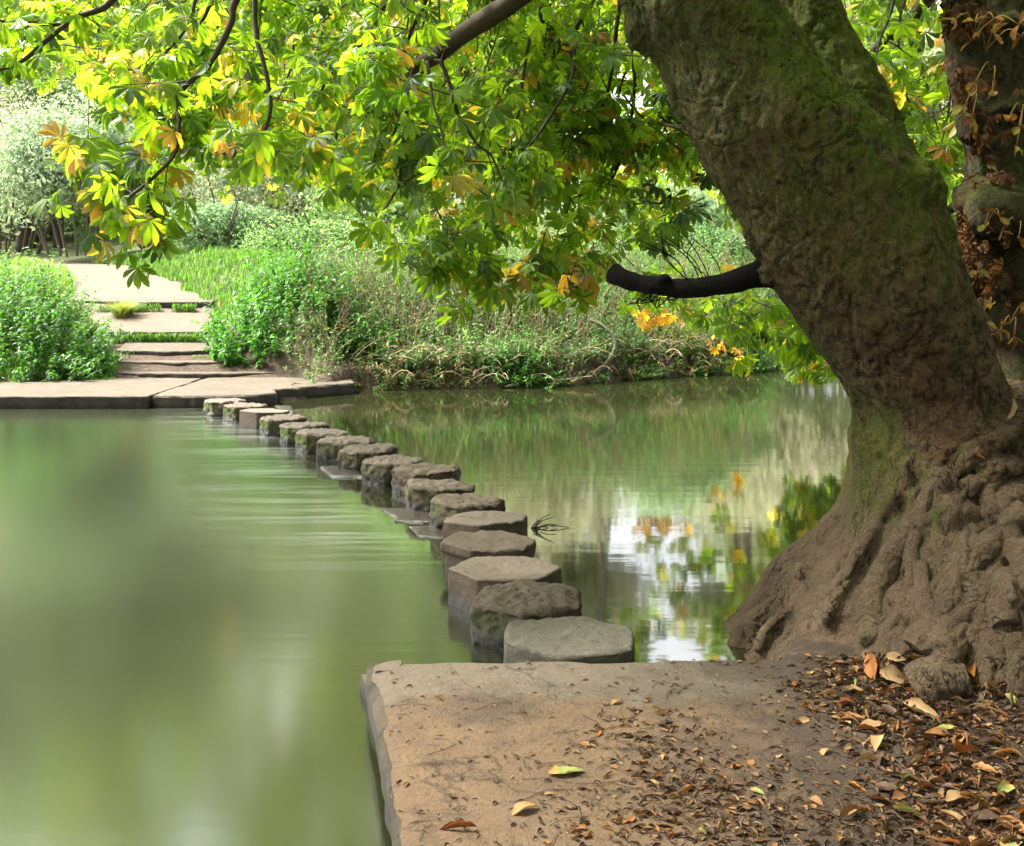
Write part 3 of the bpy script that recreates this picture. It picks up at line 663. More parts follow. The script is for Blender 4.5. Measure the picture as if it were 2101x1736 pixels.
RT = [([(2021, 1076), (2036, 1088), (2013, 1134), (1974, 1181), (1951, 1223), (1939, 1262), (1928, 1297), (1915, 1340)], [.045, .05, .055, .05, .04, .035, .03]),
      ([(2005, 1107), (1982, 1146), (1962, 1173), (1928, 1204)], [.03, .04, .035, .03]),
      ([(2090, 1055), (2048, 1068), (2005, 1088), (1985, 1092)], .028), ([(2106, 1057), (2062, 1080), (2067, 1120), (2059, 1165)], [.07, .07, .06, .05]),
      ([(2080, 1240), (2075, 1270), (2065, 1297), (2063, 1343), (2055, 1402), (2048, 1480)], [.03, .035, .035, .04, .04]),
      ([(1889, 1418), (1920, 1398), (1950, 1396), (1990, 1392)], [.09, .085, .07, .06]), ([(1885, 1340), (1900, 1316), (1940, 1325), (1960, 1330)], [.06, .07, .06, .05]),
      ([(1935, 1378), (1945, 1345), (1962, 1312)], .065), ([(1975, 1010), (2000, 990), (2036, 987), (2020, 1020), (2028, 1065), (2010, 1072)], .04),
      ([(1893, 1160), (1900, 1227), (1908, 1266), (1912, 1300)], [.03, .04, .045, .04]), ([(1893, 1060), (1878, 1120), (1874, 1200), (1880, 1250)], [.03, .035, .03, .03]),
      ([(2040, 1150), (2030, 1190), (2010, 1230), (1982, 1266), (1947, 1290), (1930, 1330)], [.03, .04, .045, .04, .03]), ([(2106, 1026), (2059, 1026), (2049, 1060)], .055),
      ([(1512, 1350), (1560, 1285), (1605, 1215), (1660, 1165)], [.06, .07, .06, .04]), ([(1560, 1345), (1590, 1290), (1640, 1220), (1700, 1150)], [.04, .035, .03, .02]),
      ([(2101, 1227), (2063, 1243), (2075, 1290)], .06), ([(2101, 1444), (2082, 1475), (2070, 1530)], .06), ([(2098, 860), (2050, 905), (2000, 930), (1960, 975)], [.05, .05, .04, .03]),
      ([(2100, 960), (2040, 965), (2010, 985)], .05), ([(2095, 1120), (2090, 1170), (2070, 1200), (2075, 1230)], .05), ([(1860, 940), (1850, 1000), (1800, 1080), (1740, 1180), (1690, 1280)], [.03, .05, .05, .045, .04]),
      ([(1930, 960), (1900, 1040), (1850, 1120), (1800, 1230), (1780, 1320)], [.03, .05, .06, .06, .05]), ([(2085, 1300), (2095, 1360), (2085, 1440)], .05),
      ([(2000, 1340), (2030, 1370), (2030, 1440), (2015, 1480)], [.05, .07, .07, .06]), ([(1850, 1300), (1862, 1340), (1850, 1370)], .05)]
for k, (p_, r_) in enumerate(RT): r_ = np.array(r_) * 1.12 if not np.isscalar(r_) else r_ * 1.12; root(p_, r_, .75 if np.max(r_) > .055 else 1.15, k, .3, k < 13 or k in (15, 16, 19, 21, 22))
rr2 = random.Random(5)
for k in range(110):                                       # tangle of small roots on the right
    x, y = rr2.uniform(1880, 2130), rr2.uniform(980, 1450); q = [(x, y)]; a_ = rr2.uniform(1.2, 2.3)
    for _ in range(rr2.randint(3, 6)):
        a_ += rr2.uniform(-.9, .9); x += math.cos(a_) * 24; y += abs(math.sin(a_)) * 26; q.append((x, y))
    root(q, [rr2.uniform(.015, .04), rr2.uniform(.02, .045), .02], .7, 60 + k)
for k in range(26):                                       # knobs
    h = hit(rr2.uniform(1870, 2110), rr2.uniform(1000, 1420))
    if h: s_ = rr2.uniform(.04, .10); tr.add(*ball(h[0], (s_ * rr2.uniform(.7, 1.3), s_ * .8, s_ * rr2.uniform(.7, 1.4)), k, 16, .25))
# burrs on the upper left outline
for (px, py, s_) in [(1300, 60, .10), (1320, 95, .07), (1385, 205, .09), (1398, 230, .08), (1440, 300, .06), (1545, 500, .08), (1570, 545, .09), (1530, 470, .06), (1870, 400, .16), (1560, 530, .07), (1350, 145, .05), (1475, 372, .05)]:
    p_ = W3(px + 12, py, YT - (.25 if px > 1800 else 0)); tr.add(*ball(p_, (s_, s_ * .9, s_ * 1.2), px, 16, .3))
def t_disp(V, Nn):
    low = sstep(1.3, .7, V[:, 2])
    Q = V * np.array([1, 1, .6]); up = 1 - low
    d = (.026 - .010 * low) * fbm(V, 2.6, 3, 1) + (.010 + .013 * up) * fbm(Q, 9, 4, 2) + .011 * up * fbm(Q, 28, 3, 6) - .007 * up * sstep(.15, .5, fbm(Q, 13, 2, 66))
    cr = np.abs(vn(Q * np.array([7, 7, 4]) + .35 * fbm(V, 5, 2, 8)[:, None] * 6, 12))
    d = d - .016 * (1 - sstep(0, .12, cr)) * (.3 + .7 * up)
    cr2 = np.abs(vn(V * np.array([9, 9, 2.2]) + .3 * fbm(V, 4, 2, 9)[:, None] * 5, 22))
    return d - .018 * (1 - sstep(0, .09, cr2)) * (.4 + .6 * low) + .004 * fbm(V, 60, 2, 3)
def t_col(V, Nn):
    z = V[:, 2]; n_ = fbm(V, 1.4, 3, 31)
    up = np.clip(Nn[:, 2] * .9 + Nn[:, 0] * .55 + .15, 0, 1)
    moss = np.clip(sstep(1.4, 2.8, z + .5 * n_) * (.45 + .9 * up) + .6 * sstep(.0, .35, n_) * sstep(1.1, 1.8, z), 0, 1)
    left = sstep(-.55, -.8, Nn[:, 0]) * sstep(.6, .9, z) * sstep(1.6, 1.2, z)
    moss = np.clip(moss + .55 * left, 0, 1)
    mud = sstep(1.25, .75, z + .25 * n_)
    lich = sstep(2.4, 3.2, z) * sstep(.05, -.5, Nn[:, 0]) * sstep(-.1, .3, fbm(V, 2, 2, 77)) * .6
    return np.stack([moss, mud, lich], -1)
tree = empty('horse_chestnut_tree', (2.25, 5.8, .2))
tag(tree, 'huge leaning mossy tree with gnarled muddy roots at the edge of the platform', 'tree')
trunk = remesh(tr, .0135, 3, 'trunk', M['bark'], t_disp, t_col, tree); trunk.location = -tree.location
for k, (V, Fs_) in enumerate(OWN):
    a_ = Acc(); a_.add(V, Fs_); ob = a_.build('tmp', M['bark']); md = ob.modifiers.new('s', 'SUBSURF'); md.levels = 2; md.render_levels = 2
    ev = ob.evaluated_get(bpy.context.evaluated_depsgraph_get()); me = bpy.data.meshes.new_from_object(ev); bpy.data.objects.remove(ob, do_unlink=True)
    nv = len(me.vertices); V = np.empty(nv * 3, np.float32); me.vertices.foreach_get('co', V); V = V.reshape(-1, 3).astype(float); Nn = np.empty(nv * 3, np.float32); me.vertices.foreach_get('normal', Nn); Nn = Nn.reshape(-1, 3).astype(float)
    V = V + Nn * (.010 * fbm(V, 16, 3, 3) + .006 * fbm(V, 45, 2, 4))[:, None]; me.vertices.foreach_set('co', V.astype(np.float32).ravel()); me.update()
    for at in list(me.attributes):
        if at.name == 'col': me.attributes.remove(at)
    setcol(me, np.stack([.12 * sstep(.1, .4, fbm(V, 3, 2, 8)), np.ones(nv), np.zeros(nv)], -1)); ob = bpy.data.objects.new('root', me); link(ob, tree); ob.location = -tree.location

def relpart(o, root_): o.parent = root_; o.location = Vector(o.location) - root_.location; return o
bb = Acc()
bb.add(*tube1([W3(1640, 545, 5.9), W3(1560, 562, 5.85), W3(1480, 583, 5.9), W3(1400, 592, 6.0), W3(1320, 583, 6.1), W3(1278, 572, 6.15), W3(1258, 560, 6.2)], [.12, .075, .060, .056, .052, .052, .06], 140, 22, 3, .28))
bb.add(*ball(W3(1362, 573, 6.0), (.045, .04, .03), 5, 12)); bb.add(*ball(W3(1262, 566, 6.2), (.04, .04, .045), 6, 12, .3))
for k in range(14):
    x = rr2.uniform(1330, 1400); p0 = W3(x, 590, 6.0); bb.add(*tube1([p0, (p0[0] + rr2.uniform(-.08, .02), p0[1], p0[2] - .07), (p0[0] + rr2.uniform(-.16, .02), p0[1], p0[2] - rr2.uniform(.05, .13))], .0035, 8, 5, k))
for k in range(9):
    x = rr2.uniform(1400, 1530); p0 = W3(x, 575, 5.95); bb.add(*tube1([p0, (p0[0] - rr2.uniform(.05, .15), p0[1] - .05, p0[2] + .12), (p0[0] - rr2.uniform(.1, .3), p0[1] - .1, p0[2] + rr2.uniform(.18, .32))], .003, 8, 5, k))
bb.V = [v + .009 * fbm(v, 16, 3, 4)[:, None] * np.array([.5, .5, 1.]) if len(v) > 500 else v for v in bb.V]
o = bb.build('broken_limb', M['limb_silhouette']); relpart(o, tree); o['label'] = 'black broken-off limb stub'

# second upright trunk behind, at the right edge
Y2 = 6.7
tree2 = empty('horse_chestnut_tree', (3.4, Y2, .5)); tag(tree2, 'upright grey-brown tree at the right edge with withered orange leaf shoots on its bark', 'tree')
rows2 = [(-900, 1880, 2110), (-300, 1915, 2145), (0, 1942, 2192), (60, 1946, 2195), (130, 1954, 2205), (210, 1965, 2215), (290, 1986, 2225), (340, 1990, 2230), (400, 1972, 2235), (440, 1975, 2245), (500, 1964, 2255), (560, 1972, 2262),
         (620, 1992, 2270), (680, 2008, 2285), (740, 2035, 2310), (850, 2010, 2380), (1000, 1950, 2450)]
tab = []
for py, l, r in rows2:
    xl, xr = (l - CXD) / FD * Y2, (r - CXD) / FD * Y2; a_ = (xr - xl) / 2; tab.append(((xl + xr) / 2, Y2, zrow(py, Y2), a_, a_, a_ * .95, a_ * .95))
t2 = Acc(); t2.add(*ringmesh(interp_rings(tab, 110)[::-1], 60))
for k in range(30):
    py = rr2.choice([rr2.uniform(210, 300), rr2.uniform(430, 600), rr2.uniform(0, 60), rr2.uniform(350, 420)]); l = np.interp(py, [q[0] for q in rows2], [q[1] for q in rows2]); s_ = rr2.uniform(.05, .13)
    t2.add(*ball(W3(l + rr2.uniform(15, 130), py, Y2 - rr2.uniform(.05, .33)), (s_, s_, s_ * rr2.uniform(.6, 1.1)), k + 40, 16, .3))
t2.add(*ball(W3(2055, 440, Y2 - .35), (.22, .2, .2), 99, 20, .15))
def t2_col(V, Nn):
    n_ = fbm(V, 1.7, 3, 51); return np.stack([np.clip(.25 + .9 * sstep(-.1, .5, n_ + .3 * Nn[:, 2]) + .4 * Nn[:, 2], 0, 1), sstep(1.0, .5, V[:, 2]), .4 * sstep(.1, .5, -n_)], -1)
def t2_disp(V, Nn):
    Q = V * np.array([1, 1, .5]); return .02 * fbm(V, 3, 3, 4) + .022 * fbm(Q, 9, 4, 5) + .01 * fbm(V, 34, 2, 8)
o = remesh(t2, .019, 2, 'trunk', M['bark2'], t2_disp, t2_col, tree2); o.location = -tree2.location

# ------------------------------------------------------------------ chestnut leaves
def leaflet_T(fold=.10, droop=.22, wid=1.):
    ys_ = np.array([0, .18, .42, .66, .84, 1.0]); ws = np.array([.010, .050, .118, .178, .150, .010]) * wid
    V = []
    for y, w_ in zip(ys_, ws):
        z = -droop * y * y
        V += [(-w_, y, z + fold * w_ * 2), (0, y, z), (w_, y, z + fold * w_ * 2)]
    Fq = []
    for k in range(5):
        a = 3 * k; Fq += [(a, a + 1, a + 4, a + 3), (a + 1, a + 2, a + 5, a + 4)]
    return np.array(V), np.array(Fq)
def palmate(seed, hang):
    r = np.random.default_rng(seed); V = []; Fq = []; n = 0
    angs = [0, 30, -32, 64, -66, 104, -108] if seed % 3 else [0, 36, -36, 76, -78]
    lens = [1, .97, .95, .82, .80, .55, .52]
    for a, l in zip(angs, lens):
        T, F_ = leaflet_T(r.uniform(.1, .5), r.uniform(.05, .25) + hang * .5, r.uniform(.85, 1.12))
        T = T * l * r.uniform(.93, 1.05); T[:, 1] += .03
        a = rad(a + r.uniform(-6, 6)); c, s_ = math.cos(a), math.sin(a)
        x = T[:, 0] * c + T[:, 1] * s_; y = -T[:, 0] * s_ + T[:, 1] * c; tw = r.uniform(-.25, .25)
        z = T[:, 2] + tw * T[:, 0]
        V.append(np.stack([x, y, z], -1)); Fq.append(F_ + n); n += len(T)
    return np.concatenate(V), np.concatenate(Fq)
PALM = [palmate(s_, h_) for s_, h_ in ((1, .1), (2, .5), (3, .2), (4, .8), (5, .3), (6, .6))]
def leafcols(n, r, dull=0., yel=.018, org=.005):
    u = r.random(n); c = np.empty((n, 3)); b_ = r.uniform(.7, 1.3, (n, 1))
    g1 = np.array([.105, .20, .025]); g2 = np.array([.19, .31, .030]); t = r.random((n, 1)); c[:] = (g1 * (1 - t) + g2 * t) * b_
    c[u < .12] = (np.array([.045, .095, .032]) * b_)[u < .12]  # some leaves bluish green, sky reflection put into their colour
    m_ = u > 1 - yel; c[m_] = (np.array([.48, .40, .10]) * b_)[m_]
    m_ = u > 1 - org; c[m_] = (np.array([.44, .27, .08]) * b_)[m_]
    return c
class Foliage:
    def __init__(s): s.P = []; s.A = []; s.N = []; s.S = []; s.stems = []
    def leaf(s, p, a, n, size): s.P.append(p); s.A.append(a); s.N.append(n); s.S.append(size)
    def twig(s, r, start, d, length, nodes, size, curl=.5, rad_=.006, bare=.25, endtuft=True):
        """a twig with opposite pairs of leaves; returns polyline"""
        k = 8; p = np.array(start, float); d = np.array(d, float); d /= np.linalg.norm(d); pts = [p.copy()]
        for i in range(k):
            d = d + np.array([r.normal(0, .12), r.normal(0, .12), curl * .09 + r.normal(0, .07)]); d /= np.linalg.norm(d); p = p + d * length / k; pts.append(p.copy())
        pts = np.array(pts); s.stems.append((pts, np.linspace(rad_, rad_ * .45, k + 1)))
        s.along(r, pts, nodes, size, bare, endtuft); return pts
    def along(s, r, pts, nodes, size, bare=.25, endtuft=True):
        for t in np.linspace(bare, 1, nodes):
            f = t * (len(pts) - 1); i = min(int(f), len(pts) - 2); q = pts[i] + (pts[i + 1] - pts[i]) * (f - i); tg = pts[i + 1] - pts[i]; tg = tg / np.linalg.norm(tg)
            ph = r.uniform(0, math.pi); side = np.cross(tg, [math.cos(ph) * .5, math.sin(ph) * .5, 1.]); side /= max(np.linalg.norm(side), 1e-6)
            for sg in (1, -1) + ((0,) if t == 1 and endtuft else ()):
                out = side * sg + tg * (.55 if sg else 1) + np.array([0, 0, r.uniform(-.1, .35)]); out += r.normal(0, .2, 3); out /= np.linalg.norm(out)
                pl_ = r.uniform(.05, .13); mid = q + out * pl_ * .6; e = q + out * pl_ + np.array([0, 0, -.02])
                s.stems.append((np.array([q, mid, e]), np.array([.0022, .0018, .0015])))
                ax = out * r.uniform(.4, 1.) + np.array([0, 0, -r.uniform(.15, 1.3)]) + r.normal(0, .15, 3)
                nm = np.array([r.normal(0, .45), r.normal(0, .45) - .25, r.uniform(.3, 1)]); s.leaf(e, ax, nm, size * r.uniform(.72, 1.12))
    def build(s, name, r, parent, mats, dull=0, yel=.09, org=.06, cols=None, stemcol=None, palm=None, crumple=False):
        A_ = Acc(); P, A0, N0, S = (np.array(q) for q in (s.P, s.A, s.N, s.S)); R = frames(A0, N0)
        v = r.integers(0, len(PALM), len(P)); cc = leafcols(len(P), r, dull, yel, org) if cols is None else cols(len(P), r)
        for k, (T, F_) in enumerate(PALM):
            m_ = v == k
            if m_.any():
                if crumple:
                    T = T.copy(); T[:, 2] = T[:, 2] * 1.0 + .35 * np.sin(T[:, 1] * 7 + T[:, 0] * 5) * .35; T[:, 0] *= .75
                V, G, c_ = inst(T, F_, R[m_], P[m_], S[m_], cc[m_]); nl_ = len(T) // 18; c4 = c_.reshape(int(m_.sum()), nl_, 18, 3)
                c4 = c4 * r.uniform(.82, 1.18, (len(c4), nl_, 1, 1))
                br_ = (r.random((len(c4), nl_, 1, 1)) < .16) & (r.random((len(c4), 1, 1, 1)) < .22)      # single leaflets gone yellow or browned at the tip
                tip = np.clip((np.arange(18) // 3 - 1.5) / 3.5, 0, 1)[None, None, :, None]
                c4 = np.where(br_, c4 * (1 - tip) + np.array([.30, .22, .05]) * tip, c4); c_ = c4.reshape(-1, 3)
                A_.add(V, G, c_, 0)
        return A_, s
    def stems_into(s, A_, m=1, sides=4):
        for L_ in sorted({len(p) for p, _ in s.stems}):
            q = [(p, r_) for p, r_ in s.stems if len(p) == L_]
            V, F_ = tubes(np.array([a for a, _ in q]), np.array([b_ for _, b_ in q]), sides); A_.add(V, F_, (.05, .035, .02), m)
def finish(fo, name, r, parent, **k):
    A_, _ = fo.build(name, r, parent, None, **k); fo.stems_into(A_); o = A_.build(name, [M['chestnut'], M['twig']]); relpart(o, tree if parent is None else parent); return o

LOWX = [-200, 0, 60, 150, 250, 330, 400, 430, 540, 650, 770, 830, 900, 1000, 1060, 1170, 1225, 1260, 1300, 1380, 1460, 1540]
LOWY = [190, 185, 170, 170, 200, 225, 310, 365, 380, 420, 430, 480, 505, 510, 520, 545, 540, 500, 470, 455, 450, 450]
def px_of(p): return CXD + p[0] / p[1] * FD, HYD - (p[2] - HC) / p[1] * FD
TR = [  # traced hanging branches: (points, depth at start, depth at end, radius, extra leaves)
    ([(560, -160), (485, 0), (473, 48), (432, 130), (384, 173), (362, 202), (360, 226), (367, 250), (358, 317), (307, 370), (262, 405)], 7.0, 6.7, .016),
    ([(530, -150), (523, 0), (526, 77), (542, 130), (554, 206), (547, 259), (518, 298), (485, 316), (441, 312)], 7.2, 6.9, .013),
    ([(420, -120), (398, 10), (379, 62), (336, 110), (288, 139), (230, 144)], 7.4, 7.2, .010),
    ([(450, -80), (434, 0), (398, 72), (370, 110)], 7.5, 7.4, .012),
    ([(820, -150), (787, 0), (768, 53), (739, 96), (686, 144), (638, 216), (600, 260)], 7.6, 7.8, .017),
    ([(900, -120), (873, 0), (845, 58), (826, 106), (800, 150)], 7.4, 7.6, .014),
    ([(860, 128), (830, 197), (816, 259), (778, 317), (740, 350)], 7.6, 7.4, .010),
    ([(850, 130), (830, 269), (823, 346), (816, 384), (787, 432), (770, 450)], 7.5, 7.0, .011),
    ([(300, -100), (226, 5), (154, 38), (86, 91), (53, 120), (14, 139), (-40, 150)], 7.8, 7.3, .017),
    ([(235, 0), (134, 48), (60, 46), (0, 43), (-80, 40)], 7.9, 7.4, .010),
    ([(1150, -100), (1109, 22), (1126, 63), (1140, 126), (1150, 184), (1152, 220)], 8.4, 8.6, .012),
    ([(1215, -120), (1198, 15), (1175, 82), (1179, 155), (1175, 232), (1175, 261)], 8.6, 8.6, .016),
    ([(1275, -40), (1261, 94), (1251, 169), (1237, 213), (1198, 269), (1179, 310), (1162, 375), (1172, 411)], 8.4, 8.8, .012),
    ([(1300, -20), (1297, 111), (1302, 179), (1290, 271), (1273, 329), (1242, 382), (1179, 404)], 8.9, 9.2, .012),
    ([(1178, 100), (1172, 165), (1121, 252), (1082, 307), (1041, 358)], 8.2, 7.8, .012),
    ([(890, 126), (905, 131), (925, 179), (937, 230), (966, 278), (985, 303), (1009, 319), (1030, 370)], 7.4, 7.3, .012),
    ([(875, 128), (879, 138), (888, 203), (905, 266), (915, 330)], 7.3, 7.0, .009),
    ([(1090, 60), (1072, 167), (1065, 227), (1041, 288), (1030, 350)], 8.4, 8.2, .009),
    ([(1900, -80), (1850, 20), (1845, 120), (1860, 190), (1858, 240)], 8.6, 8.4, .009),
    ([(1840, -60), (1830, 20), (1800, 100), (1805, 190), (1790, 260)], 8.2, 8.0, .009),
    ([(1965, -40), (1960, 110), (1945, 230), (1930, 300)], 8.0, 8.0, .008)]
r1 = np.random.default_rng(3)
for pts, ya, yb, rd_ in TR:
    n = len(pts); ya, yb = ya * .86 + .1, yb * .86 + .1; P3 = np.array([W3(x, y, ya + (yb - ya) * i / (n - 1)) for i, (x, y) in enumerate(pts)]); P3 = smoothline(P3, n * 4)
    P3 = P3 + .006 * np.stack([fbm(P3, 9, 2, 1), fbm(P3, 9, 2, 2), fbm(P3, 9, 2, 3)], -1)
    fo = Foliage(); V, F_ = tubes(P3[None], np.linspace(rd_ * 1.35, rd_ * .55, len(P3))[None] * (1 + .25 * fbm(P3, 14, 2, 7)), 8); bA = Acc(); bA.add(V, F_, (.05, .035, .02))
    L_ = np.linalg.norm(np.diff(P3, axis=0), axis=1).sum(); fo.along(r1, P3, max(3, int(L_ / .28)), .128, .3)
    for q in range(int(L_ / .21)):
        i = r1.integers(int(len(P3) * .25), len(P3)); d = np.array([r1.normal(-.2, .7), r1.normal(0, .6), -.15 + r1.normal(0, .5)])
        l_ = r1.uniform(.18, .5); px, py = px_of(P3[i] + d / np.linalg.norm(d) * l_)
        if py > np.interp(px, LOWX, LOWY) + 90 and pts[0][0] != 560: continue
        fo.twig(r1, P3[i], d, l_, r1.integers(2, 5), .128, .2, .005)
    br = bA.build('branch', M['twig']); relpart(br, tree)
    A_, _ = fo.build('foliage', r1, br, None); fo.stems_into(A_); lf = A_.build('foliage', [M['chestnut'], M['twig']]); lf.parent = br
# thick drooping limb with a snapped end
la = Acc(); la.add(*tube1([W3(1330, -420, 6.3), W3(1190, -130, 6.7), W3(1053, 0, 7.0), W3(1009, 31, 7.1), W3(946, 73, 7.25), W3(900, 110, 7.35), W3(868, 130, 7.4), W3(862, 150, 7.42)], [.12, .09, .075, .07, .062, .058, .055, .045], 60, 16, 9, .16))
for k in range(26):
    t = r1.uniform(.45, .98); p0 = np.array(W3(1053 - (t - .4) * 310, 5 + (t - .4) * 215, 7.25)); d = r1.normal(0, 1, 3); d /= np.linalg.norm(d)
    la.add(*tube1([p0, p0 + d * .09 + [0, 0, .02], p0 + d * r1.uniform(.12, .2)], .004, 8, 5, k))
o = la.build('limb', M['twig']); relpart(o, tree)
la = Acc()
la.add(*tube1([W3(1530, 300, 6.0), W3(1490, 270, 6.6), W3(1440, 265, 7.0), W3(1400, 262, 7.4), W3(1330, 250, 7.8)], [.03, .028, .022, .016, .008], 30, 10, 2, .1))
la.add(*tube1([W3(1620, -300, 6.3), W3(1560, -420, 7.2), W3(1400, -430, 9.0), W3(1200, -380, 11.), W3(1000, -240, 12.5)], [.16, .14, .10, .07, .03], 40, 12, 3, .1))
la.add(*tube1([W3(1950, -60, 8.2), W3(1900, 0, 8.3), W3(1870, 40, 8.4), W3(1820, 80, 8.6), W3(1760, 150, 9)], [.07, .06, .05, .05, .04], 30, 12, 6, .1))
la.add(*tube1([W3(2040, 380, 7.6), W3(1990, 395, 7.7), W3(1950, 430, 7.9), W3(1900, 460, 8.1), W3(1850, 520, 8.6)], [.05, .04, .035, .03, .02], 30, 10, 6, .1))
la.add(*tube1([W3(2040, 450, 7.6), W3(1990, 480, 7.7), W3(1950, 520, 7.9), W3(1930, 540, 8.1)], [.05, .035, .03, .02], 20, 10, 8, .1))
o = la.build('limb', M['bark2']); relpart(o, tree); setcol(o.data, (.3, .3, .1)) if 'col' not in o.data.attributes else None

# the rest of the crown: hanging twigs that nobody could count, over the river and overhead
cr = Foliage(); r2 = np.random.default_rng(8); got = 0
def hang(px, py, Yd, l_, size, nodes=None):
    p0 = np.array(W3(px, py, Yd)); d = np.array([r2.normal(-.35, .55), r2.normal(-.1, .5), r2.normal(-.7, .4)])
    return p0, d
tries = 0
while got < 830 and tries < 14000:
    tries += 1; px = r2.uniform(-160, 1620); Yd = 7.3 + 8.6 * r2.random(); l_ = r2.uniform(.45, 1.15); py = r2.uniform(-320, 600)
    if px < 420 and r2.random() < .42: continue
    p0, d = hang(px, py, Yd, l_, .19); tip = p0 + d / np.linalg.norm(d) * (l_ + .14); qx, qy = px_of(tip)
    if qy > np.interp(qx, LOWX, LOWY) - 10 + r2.normal(0, 10) or py > np.interp(px, LOWX, LOWY) - 20: continue
    # loose windows where the bright hillside shows through
    if vn([[qx / 105., qy / 85., 3.3]], 5)[0] < -.16: continue
    cr.twig(r2, p0, d, l_, r2.integers(4, 8), .116 if Yd > 8.5 else .130, .25, .0085); got += 1
for _ in range(135):                                      # between the two trunks
    px = r2.uniform(1640, 2060); py = r2.uniform(-150, 640); Yd = r2.uniform(7.9, 11.5); p0, d = hang(px, py, Yd, .5, .2); cr.twig(r2, p0, d, r2.uniform(.35, .7), r2.integers(3, 6), .15, .25, .006)
for (xa, xb, ya, yb, n_, Ya, Yb, s_) in [(1330, 1560, 540, 625, 24, 11, 15., .13), (1110, 1240, 460, 550, 18, 7.2, 8.6, .135), (1600, 1770, 630, 730, 40, 13., 15.2, .16), (1480, 1580, 600, 650, 8, 8.5, 9.5, .13), (190, 380, 290, 430, 17, 6.6, 7.1, .15), (840, 1000, 420, 510, 18, 7, 8.4, .14), (1880, 1990, 520, 700, 16, 8, 10, .15)]:
    for _ in range(n_):
        px = r2.uniform(xa, xb); py = r2.uniform(ya, yb); Yd = r2.uniform(Ya, Yb); p0, d = hang(px, py, Yd, .4, .2); cr.twig(r2, p0, d, r2.uniform(.2, .4), r2.integers(2, 5), s_, .15, .005)
for _ in range(190):                                      # far side of the crown, low over the middle of the river
    px = r2.uniform(120, 860); Yd = r2.uniform(11.5, 16); py = r2.uniform(-150, 300); p0, d = hang(px, py, Yd, .6, .15)
    if py < np.interp(px, LOWX, LOWY) - 90: cr.twig(r2, p0, d, r2.uniform(.5, 1.1), r2.integers(4, 8), .125, .25, .008)
for _ in range(480):                                      # above the picture: seen in the water and shading the near bank
    x = r2.uniform(-9, 6); y = r2.uniform(3.0, 15); z0 = HC + (572 + 230) / FD * y; z = z0 + .25 + (.5 if y < 6.5 else 0) + abs(r2.normal(0, 1.2))
    cr.twig(r2, (x, y, z), (r2.normal(-.3, .6), r2.normal(0, .6), r2.normal(-.4, .4)), r2.uniform(.4, .8), r2.integers(3, 6), .21, .2, .007)
for _ in range(620):  # unseen overhead crown, packed dense to shade the platform
    x = r2.uniform(-3.5, 8); y = r2.uniform(-6., 8.5); z = r2.uniform(5.2, 8.2)
    cr.twig(r2, (x, y, z), (r2.normal(-.3, .6), r2.normal(0, .6), r2.normal(-.3, .4)), r2.uniform(.4, .8), r2.integers(3, 6), .23, .2, .007)
A_, _ = cr.build('crown', r2, None, None); cr.stems_into(A_)
o = A_.build('crown', [M['chestnut'], M['twig']]); relpart(o, tree)
# orange leaf clusters low under the broken limb
fo = Foliage(); r3 = np.random.default_rng(21)
for (px, py) in [(1320, 622), (1345, 632), (1370, 626), (1395, 634), (1345, 610), (1420, 618), (1490, 680), (1510, 700), (705, 155)]:
    p0 = W3(px, py, 15. if px > 1200 else 8.0); fo.twig(r3, p0, (r3.normal(-.3, .4), -.2, -.5), .2, 2, .11, .1, .003)
A_, _ = fo.build('x', r3, None, None, cols=lambda n, r: np.array([.40, .25, .05]) * r.uniform(.6, 1.2, (n, 1))); fo.stems_into(A_)
o = A_.build('autumn_foliage', [M['chestnut'], M['twig']]); relpart(o, tree); o['label'] = 'orange and yellow autumn leaf clusters'

hr = Foliage()
for _ in range(210):                                      # dry brown leaf curls caught on the burrs
    py = r3.choice([r3.uniform(0, 60), r3.uniform(120, 330), r3.uniform(360, 600), r3.uniform(430, 600), r3.uniform(350, 620)]); l = np.interp(py, [q[0] for q in rows2], [q[1] for q in rows2]); px = l + abs(r3.normal(0, 42)) - 4
    fx = min(1, (px - l) / 125); p0 = W3(px, py, Y2 - .44 * math.sqrt(max(0, 1 - (1 - fx) ** 2)) - .05)
    hr.leaf(p0, (r3.normal(-.1, .5), -.4, -.8), (r3.normal(0, 1), -.5, .3), r3.uniform(.05, .10))
A_, _ = hr.build('x', r3, None, None, crumple=True, cols=lambda n, r: np.array([.17, .06, .025]) * r.uniform(.4, 1.5, (n, 1)) * np.array([.65, .95, 1.2]))
o = A_.build('dead_leaves', [M['withered']]); relpart(o, tree2); o['kind'] = 'stuff'

